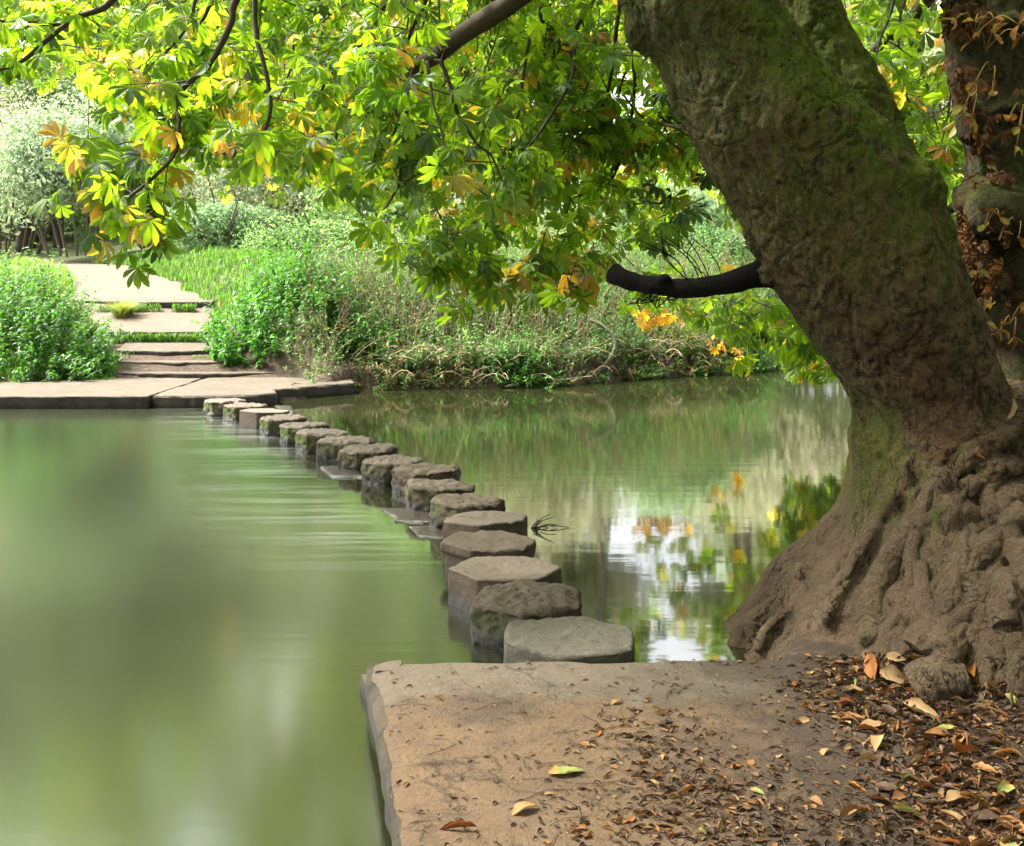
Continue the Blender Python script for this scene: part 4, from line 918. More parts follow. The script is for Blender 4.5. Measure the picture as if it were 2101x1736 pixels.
# ------------------------------------------------------------------ plants of the far bank
OV = (np.array([(0, 0, 0), (-.22, .3, .05), (0, .35, -.02), (.22, .3, .05), (-.19, .62, .02), (0, .65, -.06), (.19, .62, .02), (0, 1, -.16)], float),
      [np.array([(1, 4, 5, 2), (2, 5, 6, 3)]), np.array([(0, 1, 2), (0, 2, 3), (4, 7, 5), (5, 7, 6)])])
NARROW = (OV[0] * np.array([.45, 1, 1]), OV[1])
QL = (np.array([(0, 0, 0), (-.32, .5, .06), (0, 1, -.08), (.32, .5, .06)], float), [np.array([(0, 1, 2), (0, 2, 3)])])
def pal(cols, r, n, var=.3):
    c = np.array(cols)[r.integers(0, len(cols), n)]; return c * r.uniform(1 - var, 1 + var, (n, 1))
def plants(A_, r, base, h, lean, nodes, T, size, cols, stemcol=(.07, .08, .03), rad_=.004, pairs=2, tmin=.15, droop=.35, var=.3, matl=0, mats=1):
    """upright leafy stems: base (n,3), h (n,), lean (n,2)"""
    n = len(base); t = np.linspace(0, 1, 6)
    P = base[:, None] + np.stack([lean[:, 0, None] * t ** 1.8, lean[:, 1, None] * t ** 1.8, h[:, None] * (t - .12 * t ** 2 * np.linalg.norm(lean, axis=1)[:, None])], -1)
    V, F_ = tubes(P, rad_ * np.linspace(1, .4, 6)[None], 3); A_.add(V, F_, np.array(stemcol), mats)
    if nodes == 0: return
    for k in range(nodes):
        tt = tmin + (1 - tmin) * (k + r.uniform(-.3, .3, n)) / max(nodes - 1, 1); tt = np.clip(tt, .02, 1); f = tt * 5; i = np.minimum(f.astype(int), 4); w_ = (f - i)[:, None]
        q = P[np.arange(n), i] * (1 - w_) + P[np.arange(n), i + 1] * w_; ph = r.uniform(0, np.pi * 2, n)
        for s_ in range(pairs):
            a_ = ph + s_ * 2 * np.pi / pairs; d = np.stack([np.cos(a_), np.sin(a_), -droop + r.normal(0, .35, n)], -1)
            R = frames(d, np.stack([r.normal(0, .3, n), r.normal(0, .3, n), np.ones(n)], -1))
            sz = size * r.uniform(.6, 1.2, n) * (1 - .35 * tt)
            V, G, c_ = inst(T[0], T[1], R, q, sz, pal(cols, r, n, var)); A_.add(V, G, c_, matl)
def blob(A_, r, c, rx, ry, rz, n, T, size, cols, var=.3, lumps=9, m=0, fill=.35):
    """leafy mass: leaves on and inside a handful of overlapping lumps"""
    u = norm(r.normal(0, 1, (lumps, 3))); u[:, 2] = np.abs(u[:, 2]) * .9 - .15
    lc = np.array(c) + u * np.array([rx, ry, rz]) * r.uniform(.35, .75, (lumps, 1)); lr = r.uniform(.28, .5, lumps)
    i = r.integers(0, lumps, n); d = norm(r.normal(0, 1, (n, 3))); rr_ = (1 - fill * r.random(n) ** 1.5) * (1 + .25 * r.normal(0, 1, n) * .6)
    P = lc[i] + d * (lr[i] * rr_)[:, None] * np.array([rx, ry, rz])
    nm = norm(d + r.normal(0, .6, (n, 3)) + [0, 0, .4]); ax = np.cross(nm, r.normal(0, 1, (n, 3))) + np.array([0, 0, -.4])
    R = frames(ax, nm); lump_c = (1 + .22 * (r.random(lumps) - .5))[i]
    V, G, c_ = inst(T[0], T[1], R, P, size * r.uniform(.6, 1.3, n), pal(cols, r, n, var) * lump_c[:, None]); A_.add(V, G, c_, m)
MP = [M['plant'], M['stem']]
rp = np.random.default_rng(77)
def zH(x, y): return H(np.asarray(x), np.asarray(y))
GREEN = [(.05, .12, .02), (.07, .15, .025), (.09, .17, .04), (.04, .10, .025)]
BRIGHT = [(.06, .19, .02), (.08, .22, .025), (.05, .16, .02)]
PALE = [(.20, .30, .12), (.26, .34, .17), (.16, .27, .09)]
AUT = [(.28, .20, .05), (.22, .10, .03), (.12, .16, .03)]

def spread_pts(r, n, xr, yr, cond):
    out = []
    while len(out) < n:
        x = r.uniform(*xr, 4 * n); y = r.uniform(*yr, 4 * n); k = cond(x, y); out += list(zip(x[k], y[k]))
    a = np.array(out[:n]); return np.column_stack([a, zH(a[:, 0], a[:, 1])])
def dist(x, y): return y - shore(x)
def dome(A_, r, rx, ry, zb, ht, n, T, size, cols, nodes=9, stemcol=(.06, .10, .03), pairs=2, lean=.14):
    a_ = r.uniform(0, 2 * np.pi, n); q = np.sqrt(r.random(n)); x = q * np.cos(a_) * rx; y = q * np.sin(a_) * ry
    h = ht * (1 - .66 * q ** 2.2) * r.uniform(.5, 1.3, n) * (1 + .3 * vn(np.stack([x * 2.2, y * 2.2, 0 * x + rx], -1), 8)); base = np.stack([x, y, zb(x, y)], -1)
    plants(A_, r, base, h, np.stack([x, y], -1) * .22 + r.normal(0, lean, (n, 2)), nodes, T, size, cols, stemcol, .0045, pairs, .12)
# (1) leafy tangle on the right bank slope
A_ = Acc()
notpath = lambda x, y: np.abs(x - pcx(y)) > pw(y) + .35
b_ = spread_pts(rp, 1100, (-4.4, 6.6), (18, 30), lambda x, y: (dist(x, y) > .12) & (dist(x, y) < 2.6) & notpath(x, y) & (vn(np.stack([x * 1.1, y * 1.1, 0 * x], -1), 3) > -.35)); n = len(b_)
plants(A_, rp, b_, rp.uniform(.2, .75, n), rp.normal(0, .22, (n, 2)) + [0, -.2], 7, OV, .085, GREEN + PALE[:1] + BRIGHT[:1])
b_ = spread_pts(rp, 1250, (-4.5, 7.5), (19, 34), lambda x, y: (dist(x, y) > 1.6) & (dist(x, y) < 8) & notpath(x, y) & (x > -6.2 - (y - 21) * .1)); n = len(b_)
k = b_[:, 1] - shore(b_[:, 0]) < 4.5
plants(A_, rp, b_[k], rp.uniform(.4, 1.2, k.sum()), rp.normal(0, .25, (k.sum(), 2)), 7, OV, .12, GREEN + BRIGHT)
plants(A_, rp, b_[~k], rp.uniform(.5, 1.5, (~k).sum()), rp.normal(0, .25, ((~k).sum(), 2)), 8, OV, .11, GREEN[:3] + PALE)
for k in range(66):
    x = rp.uniform(-3.6, 6.2); y = float(shore(x)) + (rp.uniform(.5, 2.6) if k < 22 else rp.uniform(2.6, 6.5)); s_ = rp.uniform(.35, .75) * (1 if k < 22 else 1.5)
    nv = A_.n; nb = len(A_.V); dome(A_, rp, s_ * 1.2, s_, (lambda a, b, x=x, y=y: zH(a + x, b + y)), s_ * rp.uniform(.8, 1.5), int(70 * s_), (OV, NARROW)[k % 3 == 2], rp.uniform(.09, .14), [BRIGHT, GREEN, GREEN + [(.03, .07, .02)], GREEN + PALE[:1]][k % 4], 8)
    for q in range(nb, len(A_.V)): A_.V[q] = A_.V[q] + np.array([x, y, 0.])
for k in range(30):                                       # growth spilling over the edge into the water
    x = rp.uniform(-2.4, 5.8); y = float(shore(x)) + rp.uniform(.05, .35); s_ = rp.uniform(.22, .5); nb = len(A_.V)
    dome(A_, rp, s_ * 1.4, s_ * .7, (lambda a, b, x=x, y=y: np.maximum(zH(a + x, b + y), .02)), s_ * rp.uniform(.8, 1.3), int(75 * s_) + 8, (OV, NARROW)[k % 3 == 1], rp.uniform(.07, .12), [GREEN, GREEN + AUT, BRIGHT, GREEN + AUT][k % 4], 7)
    for q in range(nb, len(A_.V)): A_.V[q] = A_.V[q] + np.array([x, y, 0.])
tag(A_.build('undergrowth', MP), kind='stuff')
# (2) dry stalks, reeds and bare bramble canes
A_ = Acc()
b_ = spread_pts(rp, 1500, (-4.2, 6), (19, 28), lambda x, y: (dist(x, y) > .3) & (dist(x, y) < 4.2) & notpath(x, y)); n = len(b_)
cS = np.array([(.13, .08, .045), (.07, .042, .025), (.19, .15, .07), (.09, .035, .02)])
for q in range(4):
    k = np.arange(n) % 4 == q; plants(A_, rp, b_[k], rp.uniform(.5, 1.7, k.sum()), rp.normal(0, .38, (k.sum(), 2)) + [0, -.1], 3, NARROW, .10, AUT + GREEN, cS[q], .0075)
b_ = spread_pts(rp, 420, (-2.6, 5.6), (19, 25), lambda x, y: (dist(x, y) > -.02) & (dist(x, y) < .9)); n = len(b_)     # fallen stalks lying at the waterline
t = np.linspace(0, 1, 5); dd = rp.normal(0, 1, (n, 2)); dd = dd / np.linalg.norm(dd, axis=1)[:, None] * rp.uniform(.2, .8, (n, 1)); dd[:, 1] = -np.abs(dd[:, 1]) * .6
P = b_[:, None] + np.stack([dd[:, 0, None] * t, dd[:, 1, None] * t, .10 + rp.uniform(-.25, .5, (n, 1)) * t * (1 - .6 * t) + .12 * np.sin(t * 3)[None]], -1)
V, F_ = tubes(P, rp.uniform(.004, .011, (n, 1)) * np.linspace(1, .5, 5), 4); A_.add(V, F_, np.repeat(pal([(.26, .17, .10), (.16, .10, .06), (.32, .25, .15)], rp, n), 20, 0), 1)
tag(A_.build('dry_stalks', MP), kind='stuff')
# (3) grass: verge of the path, left mound, tufts in the steps
A_ = Acc()
def grass(A_, base, h, cols, wd=.006, bend=.5):
    n = len(base); t = np.array([0, .5, 1.]); a_ = rp.uniform(0, 2 * np.pi, n); ln = rp.uniform(.1, bend, n) * h
    dx, dy = np.cos(a_) * ln, np.sin(a_) * ln; P = base[:, None] + np.stack([dx[:, None] * t ** 2, dy[:, None] * t ** 2, h[:, None] * (t - .25 * t ** 2)], -1)
    sx = np.stack([-np.sin(a_), np.cos(a_), 0 * a_], -1) * wd
    V = np.stack([P[:, 0] - sx, P[:, 0] + sx, P[:, 1] - sx * .8, P[:, 1] + sx * .8, P[:, 2]], 1); i = (np.arange(n) * 5)[:, None]
    A_.add(V.reshape(-1, 3), [i + np.array([[0, 1, 3, 2]]), i + np.array([[2, 3, 4]])], np.repeat(pal(cols, rp, n), 5, 0), 0)
GC = [(.10, .22, .03), (.13, .26, .04), (.08, .18, .03), (.20, .24, .07)]
b_ = spread_pts(rp, 15000, (-16, -3.5), (22.5, 34), lambda x, y: (np.abs(x - pcx(y)) > pw(y) - .05 + .25 * vn(np.stack([x * 2, y * 2, 0 * x], -1), 9)) & (np.abs(x - pcx(y)) < pw(y) + 2.3) & (x > pcx(y)) & (vn(np.stack([x * 1.5, y * 1.5, 0 * x], -1), 19) > -.8)); grass(A_, b_, rp.uniform(.05, .30, len(b_)), GC + GREEN, .010)
b_ = spread_pts(rp, 15000, (-15, -8), (21.2, 31), lambda x, y: (np.abs(x - pcx(y)) > pw(y) + .1) & (x < pcx(y)) & (x > -14 + (30 - y) * .1)); grass(A_, b_, rp.uniform(.1, .34, len(b_)), GC + [(.28, .24, .10)], .010, .8)
b_ = spread_pts(rp, 3500, (-9.3, -6.9), (19.1, 20.6), lambda x, y: (x < -7.1 - (y - 19.2) * .3)); grass(A_, b_, rp.uniform(.06, .22, len(b_)), BRIGHT + GC, .008)
for (xa, xb, y0, z0, n) in [(-8.1, -6.3, 21.93, .60, 2600), (-9.6, -7.0, 24.05, 1.16, 1900), (-6.6, -5.7, 20.64, .42, 500), (-7.3, -6.2, 19.98, .26, 300), (-5.6, -5.2, 20.1, .30, 120)]:
    x = rp.uniform(xa, xb, n); x = x + .15 * vn(np.stack([x * 3, 0 * x, 0 * x], -1)); k = vn(np.stack([x * 2.2, 0 * x + y0, 0 * x], -1), 4) > -.3; x = x[k]; n = len(x)
    grass(A_, np.stack([x, y0 + rp.uniform(-.09, .03, n), z0 + rp.uniform(0, .22 if n > 800 else .02, n)], -1), rp.uniform(.05, .16, n), GC + GREEN, .008, .9)
tag(A_.build('grass', MP), kind='stuff')

def plant_thing(name, label, cat, loc, fn, group=None, mats=MP):
    A_ = Acc(); fn(A_); o = A_.build(name, mats); o.location = loc; tag(o, label, cat, group); return o
def nettles(loc, rx, ry, ht, n, label, cols=BRIGHT + GREEN[:1], size=.165, name='nettle_clump', cat='nettles', group='nettle clumps on the far bank', T=OV, nodes=11):
    zl = lambda x, y: zH(x + loc[0], y + loc[1]) - loc[2]
    return plant_thing(name, label, cat, loc, lambda A_: dome(A_, rp, rx, ry, zl, ht, n, T, size, cols, nodes), group)
nettles((-4.55, 20.9, .5), 1.35, 1.0, 1.35, 230, 'large bright green nettle clump right of the steps')
nettles((-3.0, 20.3, .4), .62, .55, .95, 90, 'smaller low nettle clump just right of the large clump, above the landing corner')
nettles((.1, 19.95, .3), .62, .35, .5, 90, 'low bright green clump at the waterline in the middle of the far bank', name='leafy_clump', cat='plant', group=None, size=.10)
nettles((5.0, 23.5, .3), .8, .5, .9, 140, 'bright green clump at the right-hand end of the far bank', name='leafy_clump', cat='plant', group=None, size=.11)
nettles((-8.9, 19.7, .35), 1.5, .9, 1.25, 240, 'broad green bush left of the steps at the edge of the landing', BRIGHT + GREEN + GREEN, .15, 'bank_bush', 'bush', 'bushes left of the steps')
nettles((-9.9, 21.3, 1.1), 1.5, .9, 1.15, 280, 'tall weedy bush at the left edge of the photo, behind the broad bush', BRIGHT + GREEN + AUT[2:] + PALE[:1], .13, 'bank_bush', 'bush', 'bushes left of the steps')
nettles((-12.2, 23.2, 2.0), 1.6, .8, 1.0, 150, 'loose bright weeds on top of the grassy mound at the far left', GC, .11, 'weed_clump', 'weeds', None)
nettles((1.9, 21.7, .5), .9, .6, .95, 150, 'dark leafy bramble bush overhanging the water right of the middle', GREEN + [(.03, .07, .02)], .085, 'bramble', 'bush', None)
nettles((3.6, 22.8, .5), .9, .6, 1.1, 150, 'autumn tinted bramble near the right end of the far bank', GREEN + AUT, .09, 'bramble', 'bush', None)
def tuft(A_):
    n = 800; a_ = rp.uniform(0, 6.28, n); q = rp.random(n) * .2; grass(A_, np.stack([np.cos(a_) * q, np.sin(a_) * q, 0 * q], -1), rp.uniform(.3, .6, n), [(.22, .25, .08), (.14, .20, .04), (.32, .28, .14)], .006, 1.3)
plant_thing('grass_tuft', 'single shaggy grass tuft at the left end of the top step', 'grass tuft', (-8.55, 23.6, 1.12), tuft)

# distinct sticks and stems
def stick(name, pts, r, label, cat, col, mat='stem', n=26, seed=0):
    V, F_ = tube1(pts, r, n, 8, seed, .2); o = mesh_np(name, V, F_, M[mat], col=np.array(col)); return tag(o, label, cat)
stick('crooked_stem', [W3(1205, 775, 20.7), W3(1243, 748, 20.8), W3(1262, 715, 20.9), W3(1258, 690, 21.0), W3(1236, 668, 21.1), W3(1205, 655, 21.2)], [.05, .045, .04, .03], 'crooked mossy stem leaning over the far waterline', 'stem', (.06, .06, .025), n=30)
stick('driftwood_branch', [W3(1035, 793, 19.6), W3(1120, 785, 20.0), W3(1190, 775, 20.1), W3(1215, 772, 20.1)], [.03, .03, .02, .012], 'long bare grey branch lying along the far waterline', 'branch', (.22, .16, .11))
stick('bare_branch', [W3(945, 800, 19.6), W3(925, 772, 19.9), W3(890, 760, 20.2)], [.022, .02, .03], 'short crooked bare branch dipping into the water near the landing corner', 'branch', (.13, .09, .06))
stick('leaning_stalk', [W3(1000, 765, 20.0), W3(960, 700, 20.4), W3(940, 640, 20.8), W3(925, 590, 21.2)], [.012, .010, .008, .005], 'thin pale stalk leaning left in the middle of the bank', 'stalk', (.40, .34, .14))
stick('reddish_stalk', [W3(868, 640, 21.2), W3(890, 590, 21.6), W3(925, 520, 22), W3(960, 470, 22.2)], [.012, .010, .008, .004], 'long reddish brown stalk leaning right above the bank', 'stalk', (.16, .06, .03))
stick('twig_on_landing', [W3(598, 790, 17.9), W3(606, 786, 18.0), W3(618, 787, 17.9)], [.012, .01, .006], 'small dark twig lying on the pale landing', 'twig', (.04, .025, .015), n=12)
A_ = Acc()
for k in range(16):
    p0 = np.array(GP(1088 + rp.uniform(0, 14), 1084, .0)); d = rp.normal(0, 1, 3) * [.10, .06, .05] + [.06, 0, .03]; V, F_ = tube1([p0, p0 + d * .5 + [0, 0, .02], p0 + d], .004, 8, 5, k); A_.add(V, F_, (.05, .03, .015))
o = A_.build('twig_tangle', M['stem']); tag(o, 'dark twigs and rotten leaves caught at the right of the fifth stepping stone', 'twigs')

# ------------------------------------------------------------------ shrubs and trees behind
MF = [M['far'], M['stem']]
def shrub(label, cat, c, rx, ry, rz, n, size, cols, name='shrub', lumps=12, stems=14, T=OV, group=None, stemcol=(.10, .07, .05)):
    A_ = Acc(); blob(A_, rp, (0, 0, 0), rx, ry, rz, n, T, size, cols, .28, lumps)
    zb = float(zH(c[0], c[1])) - c[2]
    if stems:
        a_ = rp.uniform(0, 6.28, stems); base = np.stack([np.cos(a_) * rx * .3, np.sin(a_) * ry * .3, np.full(stems, zb)], -1)
        t = np.linspace(0, 1, 6); tip = np.stack([np.cos(a_) * rx * .8, np.sin(a_) * ry * .7, rp.uniform(0, .8, stems) * rz], -1)
        P = base[:, None] + (tip - base)[:, None] * t[None, :, None] + np.array([0, 0, 1]) * (np.sin(t * np.pi) * .15 * rz)[None, :, None]
        V, F_ = tubes(P, np.linspace(.05, .012, 6)[None], 6); A_.add(V, F_, stemcol, 1)
    o = A_.build(name, MF); o.location = c; tag(o, label, cat, group); return o
SILV = [(.26, .34, .22), (.32, .40, .28), (.22, .30, .18), (.34, .42, .29)]
PINK = [(.38, .35, .28), (.34, .36, .25), (.44, .36, .30), (.30, .33, .21)]
shrub('silvery pale green shrub behind the grassy mound at the left', 'shrub', (-14.3, 36, 5.4), 4.0, 2.8, 3.4, 17000, .17, SILV)
shrub('dull pinkish grey shrub at the left edge of the photo', 'shrub', (-19, 40, 5.8), 4.5, 3.2, 4.0, 14000, .15, PINK + SILV[:1])
shrub('grey-green thicket directly behind the end of the path', 'shrub', (-9.6, 39, 5.2), 4.2, 3.0, 3.4, 15000, .15, PINK + SILV)
shrub('mid green bush beside the end of the path', 'bush', (-8.6, 31.5, 3.2), 2.2, 1.8, 1.5, 9000, .12, [(.10, .20, .07), (.13, .22, .09)] + SILV[:1])
shrub('pale bushy growth right of the path behind the nettles', 'bush', (-5.0, 28.5, 2.7), 2.5, 1.8, 1.3, 9000, .11, PALE + GREEN[:2])
shrub('pale yellow-green bush behind the tall stalks', 'bush', (-1.6, 28.0, 2.7), 2.3, 1.6, 1.2, 8000, .10, PALE + AUT[2:])
shrub('light green bush behind the middle of the far bank', 'bush', (2.4, 29.0, 2.5), 2.4, 1.6, 1.2, 8000, .10, PALE + [(.09, .2, .05)])
shrub('light green bush seen above the black broken limb', 'bush', (5.4, 31.0, 2.6), 2.2, 1.6, 1.3, 8000, .11, [(.10, .2, .06), (.14, .24, .1)])
# dark trunks in the hollow at the left
for k, (px, dd_) in enumerate([(46, 0), (66, 1), (118, .5)]):
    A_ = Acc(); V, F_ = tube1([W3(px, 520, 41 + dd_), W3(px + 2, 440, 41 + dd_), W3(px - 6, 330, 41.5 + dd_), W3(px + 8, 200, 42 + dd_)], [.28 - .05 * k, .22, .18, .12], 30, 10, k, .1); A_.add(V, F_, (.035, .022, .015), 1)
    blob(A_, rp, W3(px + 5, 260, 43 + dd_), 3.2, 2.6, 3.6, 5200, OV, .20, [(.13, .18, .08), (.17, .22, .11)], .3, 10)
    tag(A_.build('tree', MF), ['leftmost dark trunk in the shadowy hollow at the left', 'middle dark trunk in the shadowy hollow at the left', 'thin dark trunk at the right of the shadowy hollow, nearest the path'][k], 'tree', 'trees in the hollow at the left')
# hillside thicket and woodland
A_ = Acc()
for k in range(46):
    y = rp.uniform(33, 62); x = rp.uniform(-.52, .62) * y; 
    if y < 42 and x < -6: continue
    s_ = rp.uniform(2.2, 3.6) * (1 + (y - 34) * .012); blob(A_, rp, (x, y, float(zH(x, y)) + s_ * .55), s_ * 1.25, s_, s_, 5200, QL, .20 + (y - 33) * .004, [[tuple(min(.5, 1.25 * v) for v in c) for c in q] for q in (PINK, PALE + SILV, SILV, PALE)][k % 4], .2, 10)  # leaf colours raised to stand in for the hillside's strong light
tag(A_.build('hillside_thicket', MF), kind='stuff')
A_ = Acc()
for k in range(136):
    y = rp.uniform(56, 95); x = (rp.uniform(-.62, .80) if k % 6 else rp.uniform(-.62, -.25)) * y
    if k >= 116: x = rp.uniform(-.16, .12) * y
    u = x / y
    if .10 < u < .135 and y < 90 and rp.random() < .8: continue
    hmax = 21 if k >= 116 else 18 if u > -.05 else 16 if u > -.3 else 22
    s_ = rp.uniform(4.0, 6.0); zt_ = float(zH(x, y)); hh = rp.uniform(.42, 1) * hmax
    V, F_ = tube1([(x, y, zt_ - .3), (x + .3, y, zt_ + hh * .5), (x, y, zt_ + hh)], [.35, .28, .15], 12, 7, k, .05); A_.add(V, F_, (.10, .08, .06), 1)
    blob(A_, rp, (x, y, zt_ + hh), s_, s_ * .8, s_ * .95, 4200, QL, .42, [[(.40, .48, .24), (.46, .52, .30)], [(.44, .48, .33), (.50, .54, .38)], [(.38, .46, .20), (.50, .50, .34)], [(.52, .50, .40), (.46, .46, .34)]][k % 4], .2, 11)  # crown leaf colours lifted pale in place of haze
for k in range(16):                                       # shadowy thicket closing the hollow at the left
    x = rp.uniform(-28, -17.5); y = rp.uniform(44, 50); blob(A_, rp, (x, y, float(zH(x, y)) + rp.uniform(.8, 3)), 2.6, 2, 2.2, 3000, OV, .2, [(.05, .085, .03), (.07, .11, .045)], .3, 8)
for k in range(46):                                       # unseen wood along the near bank, added behind and beside the viewer for shade
    a_ = rp.uniform(0, 1); x, y = [(rp.uniform(-26, 20), rp.uniform(-15, -9)), (rp.uniform(10, 18), rp.uniform(-10, 14)), (rp.uniform(-30, -20), rp.uniform(-12, 8))][k % 3]
    hh = rp.uniform(2, 9); blob(A_, rp, (x, y, hh), 4, 3.5, 4, 1500, QL, .55, [(.06, .10, .02), (.09, .13, .03)], .3, 9)
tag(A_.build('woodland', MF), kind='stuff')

# ------------------------------------------------------------------ fallen leaves
def dry_leaf(seed, curl, fold, wid):
    r = np.random.default_rng(seed); nx, ny = 5, 9; V = []
    for j in range(ny):
        t = j / (ny - 1); w_ = wid * (math.sin(math.pi * min(1, t * .93 + .03)) ** .8) * (.55 + .75 * t) * (1 + .12 * r.normal())
        for i in range(nx):
            u = (i / (nx - 1) * 2 - 1); x = u * w_ * math.cos(fold * abs(u)); z = abs(u) * w_ * math.sin(fold * abs(u)) * 1.1 + curl * math.sin(t * math.pi * r.uniform(.95, 1.05)) * .5 + .02 * r.normal() * (abs(u) > .4)
            V.append((x + .10 * curl * math.sin(t * 5 + seed), t - .5, z))
    V = np.array(V); idx = np.arange(nx * ny).reshape(ny, nx); Fq = np.stack([idx[:-1, :-1], idx[:-1, 1:], idx[1:, 1:], idx[1:, :-1]], -1).reshape(-1, 4)
    V[:, 2] *= .8; V[:, 2] -= np.percentile(V[:, 2], 12); return V, Fq
DL = [dry_leaf(s_, c_, f_, w_) for s_, c_, f_, w_ in [(1, .18, .9, .22), (2, .30, 1.3, .26), (3, -.1, .5, .30), (4, .15, 1.5, .20), (5, .2, .6, .34), (6, .08, 1.2, .15), (7, .40, 1.4, .26), (8, .06, .3, .30)]]
BR = {'crisp brown': [(0.186, 0.093, 0.034), (0.161, 0.074, 0.028)], 'pale tan': [(0.26, 0.167, 0.081), (0.236, 0.149, 0.074)], 'dark rotten': [(.055, .032, .02), (.08, .045, .025)], 'rusty orange': [(0.223, 0.087, 0.022), (0.205, 0.068, 0.019)], 'faded green': [(.17, .19, .055), (.22, .21, .07)]}
SH = [(1985, 60, [(1960, 40), (2000, 45), (2040, 38), (2090, 50)]), (2010, 90, [(1990, 85), (2040, 70), (2095, 75)]), (2020, 130, [(2000, 170), (2035, 190)]), (1985, 190, [(1980, 215), (1995, 240)]),
      (2080, 215, [(2065, 250), (2090, 260), (2085, 300)]), (2010, 450, [(1985, 455), (2020, 460), (2050, 445)]), (2070, 455, [(2055, 475), (2090, 490)]),
      (1990, 560, [(1965, 570), (2005, 555)]), (2010, 620, [(1985, 640), (2030, 635)]), (2060, 650, [(2050, 680), (2080, 690), (2095, 640)]), (2040, 690, [(2005, 715), (2045, 675)])]
for (sx, sy, ends) in SH:                                 # withered shoots on the upright trunk
    A_ = Acc(); s0 = np.array(W3(sx + 12, sy + 14, Y2 - .46)); pp = []
    for (ex, ey) in ends:
        e = np.array(W3(ex, ey, Y2 - .46 - r3.uniform(.12, .3))); V, F_ = tube1([s0, (s0 + e) / 2 + [0, -.05, .07], e], .003, 10, 5, 1); A_.add(V, F_, (.30, .20, .06), 1)
        for q in range(r3.integers(3, 6)):
            T, Fq = DL[r3.integers(0, 8)]; T = T + [0, .5, 0]; ax = norm(e - s0) * .7 + r3.normal(0, .55, 3) + [0, 0, -.2]
            V, G, _ = inst(T, Fq, frames([ax], [[r3.normal(0, .6), -.6, .7]]), e[None], np.array([r3.uniform(.055, .10)]))
            c0 = np.array([[.42, .21, .08], [.48, .33, .12], [.24, .10, .045], [.40, .34, .10]][r3.integers(0, 4)]); A_.add(V, G, c0 * (.8 + .4 * vn(V * 30)[:, None]), 0)
    o = A_.build('leaf_shoot', [M['withered'], M['stem']]); relpart(o, tree2)
meshes = {}
for kind_, cs in BR.items():
    for q, (V, Fq) in enumerate(DL):
        c0 = np.array(cs[q % 2]); cc = c0 * (1 + .35 * fbm(V + q, 5, 3, q))[:, None] * (.8 + .4 * np.abs(V[:, 0:1]) / .2)
        if kind_ == 'faded green': cc = cc * (1 - sstep(.1, .4, V[:, 1:2])) + np.array([.33, .2, .07]) * sstep(.1, .4, V[:, 1:2])
        o = mesh_np('fallen_leaf', V, [Fq], M['dry'], col=cc); meshes[(kind_, q)] = o.data; bpy.data.objects.remove(o)
# what the platform and the roots offer as a surface
bpy.context.view_layer.update(); dg = bpy.context.evaluated_depsgraph_get()
HIDE = ('crown', 'foliage', 'branch', 'limb', 'autumn')
surf = []
for o in [pl.children[0], pl.children[1], trunk, bpy.data.objects['ground']]:
    me = o.data; Vv = np.empty(len(me.vertices) * 3, np.float32); me.vertices.foreach_get('co', Vv); Vv = Vv.reshape(-1, 3) + np.array((o.matrix_world.translation))
    if o.name == 'ground':
        keep = [p for p in me.polygons if -1 < me.vertices[p.vertices[0]].co.x < 4.5 and 1 < me.vertices[p.vertices[0]].co.y < 7]; Fv = [tuple(p.vertices) for p in keep]
    else: Fv = [tuple(p.vertices) for p in me.polygons]
    surf.append(BVHTree.FromPolygons([Vector(v) for v in Vv], Fv))
def ground_hit(px, py):
    d = Vector(((px - CXD) / FD, 1, -(py - HYD) / FD)).normalized(); best = None
    for b_ in surf:
        h = b_.ray_cast(Vector((0, 0, HC)), d)
        if h[0] is not None and (best is None or h[3] < best[3]): best = h
    return best
def drop(x, y):
    best = None
    for b_ in surf:
        h = b_.ray_cast(Vector((x, y, 1.6)), Vector((0, 0, -1)))
        if h[0] is not None and (best is None or h[0].z > best[0].z): best = h
    return best
rl = random.Random(4)
def put_leaf(px, py, kind_, q, L_, label, group, rz=None, lift=.002, stand=0.):
    h = ground_hit(px, py)
    if h is None or h[0].z < .1: return None
    n_ = h[1] if h[1].z > 0 else -h[1]; o = bpy.data.objects.new('fallen_leaf', meshes[(kind_, q)]); C.objects.link(o)
    if n_.z < .5: n_ = Vector((n_.x * .6, n_.y * .6, n_.z + .4)).normalized()
    rot = n_.to_track_quat('Z', 'Y').to_matrix() @ Matrix.Rotation(rl.uniform(0, 6.28) if rz is None else rz, 3, 'Z') @ Matrix.Rotation(rl.gauss(0, .18) + stand, 3, 'X') @ Matrix.Rotation(rl.gauss(0, .25), 3, 'Y')
    o.matrix_world = Matrix.Translation(h[0] + n_ * (lift + .003)) @ rot.to_4x4() @ Matrix.Scale(L_, 4)
    tag(o, label, 'fallen leaf', group); return o
put_leaf(1162, 1588, 'faded green', 2, .13, 'large yellow-green fallen leaf with a brown tip, alone in the middle of the platform', None, 1.9)
put_leaf(1078, 1665, 'pale tan', 4, .10, 'yellowish fallen leaf with a dark stalk near the front of the platform', None, .9)
put_leaf(938, 1704, 'rusty orange', 3, .13, 'long curled orange-brown leaf at the front left of the platform', None, 1.5)
put_leaf(902, 1437, 'faded green', 5, .06, 'small green fallen leaf near the left edge of the platform', None, 1.5)
put_leaf(1795, 1375, 'rusty orange', 2, .15, 'big curled orange leaf lying at the tree foot', None, .9, .012, .1)
put_leaf(1838, 1392, 'pale tan', 4, .14, 'big tan leaf at the tree foot beside the big orange one', None, 1.2, .012, .1)
put_leaf(2062, 846, 'pale tan', 4, .13, 'upright tan leaf caught high between the two trunks', None, 0, .02, .9)
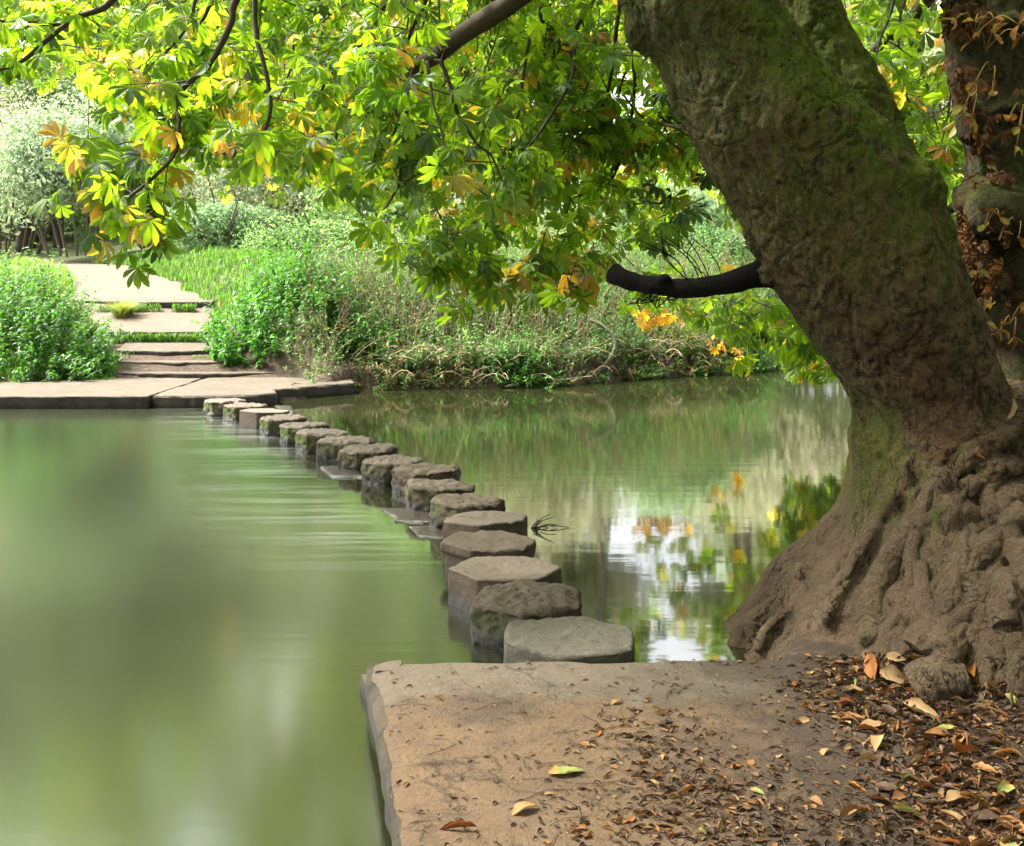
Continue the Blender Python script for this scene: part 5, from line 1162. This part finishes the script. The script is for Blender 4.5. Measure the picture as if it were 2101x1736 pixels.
put_leaf(1970, 1375, 'rusty orange', 2, .07, 'small round orange leaf on the knobbly root', None, 1.4)
put_leaf(1895, 1465, 'pale tan', 0, .20, 'broad tan leaf on top of the litter beside the lowest root', None, 2.0)
put_leaf(2060, 1218, 'pale tan', 3, .10, 'pale tan leaf lying on the right-hand roots', None, 2.7)
put_leaf(2000, 940, 'rusty orange', 0, .09, 'rusty leaf lying in the hollow high on the root flare', None, 1.6)
kinds = ['crisp brown'] * 5 + ['pale tan'] * 2 + ['dark rotten'] * 5 + ['rusty orange'] * 2 + ['faded green']
def where(px, py):
    if px < 1230: return 'scattered on the open left part of the platform'
    if py < 1480 and px < 1700: return 'near the far edge of the platform'
    if px < 1720: return 'in the loose drift across the middle of the platform'
    return 'in the thick litter at the foot of the tree'
def dens(px, py):
    a_ = math.exp(-((px - 1800) / 150) ** 2 - ((py - 1400) / 70) ** 2) * 1.4
    a_ += math.exp(-((px - 1950 - (py - 1500) * .35) / 190) ** 2) * (1 if py > 1400 else 0) * 1.0
    a_ += .42 * math.exp(-((px - 1440) / 190) ** 2 - ((py - 1610) / 75) ** 2) + .35 * math.exp(-((px - 1330) / 120) ** 2 - ((py - 1500) / 60) ** 2) + .5 * math.exp(-((px - 1475) / 50) ** 2 - ((py - 1358) / 8) ** 2) + .004
    return a_ + .4 * math.exp(-((px - 1500) / 300) ** 2 - ((py - 1700) / 50) ** 2)
cnt = 0
while cnt < 260:
    px, py = rl.uniform(840, 2110), 1350 + 400 * rl.random() ** .9
    if rl.random() > dens(px, py): continue
    k_ = rl.choice(kinds); L_ = rl.uniform(.045, .10) * (1.1 if px > 1700 else .62)
    if put_leaf(px, py, k_, rl.randrange(8), L_, f'{k_} fallen leaf {where(px, py)}', f'{k_} fallen leaves {where(px, py)}', lift=rl.uniform(0, .012) if px > 1700 else .001): cnt += 1
# finer litter: leaf crumbs, stalks, twigs
A_ = Acc(); P = []; Nn_ = []; k = 0
while len(P) < 4600:
    px, py = rl.uniform(800, 2130), 1345 + 420 * rl.random()
    if rl.random() > dens(px, py) + .05: continue
    h = ground_hit(px, py)
    if h is None or h[0].z < .12: continue
    P.append(h[0]); n_ = h[1] if h[1].z > 0 else -h[1]; Nn_.append(n_)
P = np.array(P); Nn_ = np.array(Nn_); n = len(P); v = rp.integers(0, 8, n); ax = np.cross(Nn_, rp.normal(0, 1, (n, 3)))
cc = pal([(.12, .07, .035), (.03, .02, .013), (.065, .037, .022), (.19, .115, .055), (.04, .025, .015), (.15, .07, .025), (.05, .03, .02)], rp, n, .35); R = frames(ax, Nn_ + rp.normal(0, .2, (n, 3)))
dn = np.array([dens(CXD + q[0] / q[1] * FD, HYD - (q[2] - HC) / q[1] * FD) for q in P])
sz = rp.uniform(.010, .042, n) * (.8 + .9 * np.clip(dn, 0, 1))
for q, (V, Fq) in enumerate(DL):
    m_ = v == q; Vv, G, c_ = inst(V, Fq, R[m_], P[m_] + Nn_[m_] * .003, np.stack([sz[m_] * rp.uniform(.5, 1.4, m_.sum()), sz[m_], sz[m_]], -1), cc[m_]); A_.add(Vv, G, c_, 0)
tw = 420; i = rp.integers(0, n, tw); a_ = rp.uniform(0, 6.28, tw); l_ = rp.uniform(.02, .09, tw); d = np.stack([np.cos(a_) * l_, np.sin(a_) * l_, 0 * l_], -1)
Pt = np.stack([P[i] - d, P[i] + np.stack([d[:, 1], -d[:, 0], 0 * l_], -1) * .25 + [0, 0, .003], P[i] + d], 1) + [0, 0, .004]; V, F_ = tubes(Pt, .0016, 4); A_.add(V, F_, (.05, .03, .018), 1)
tag(A_.build('leaf_litter', [M['dry'], M['stem']]), kind='stuff')
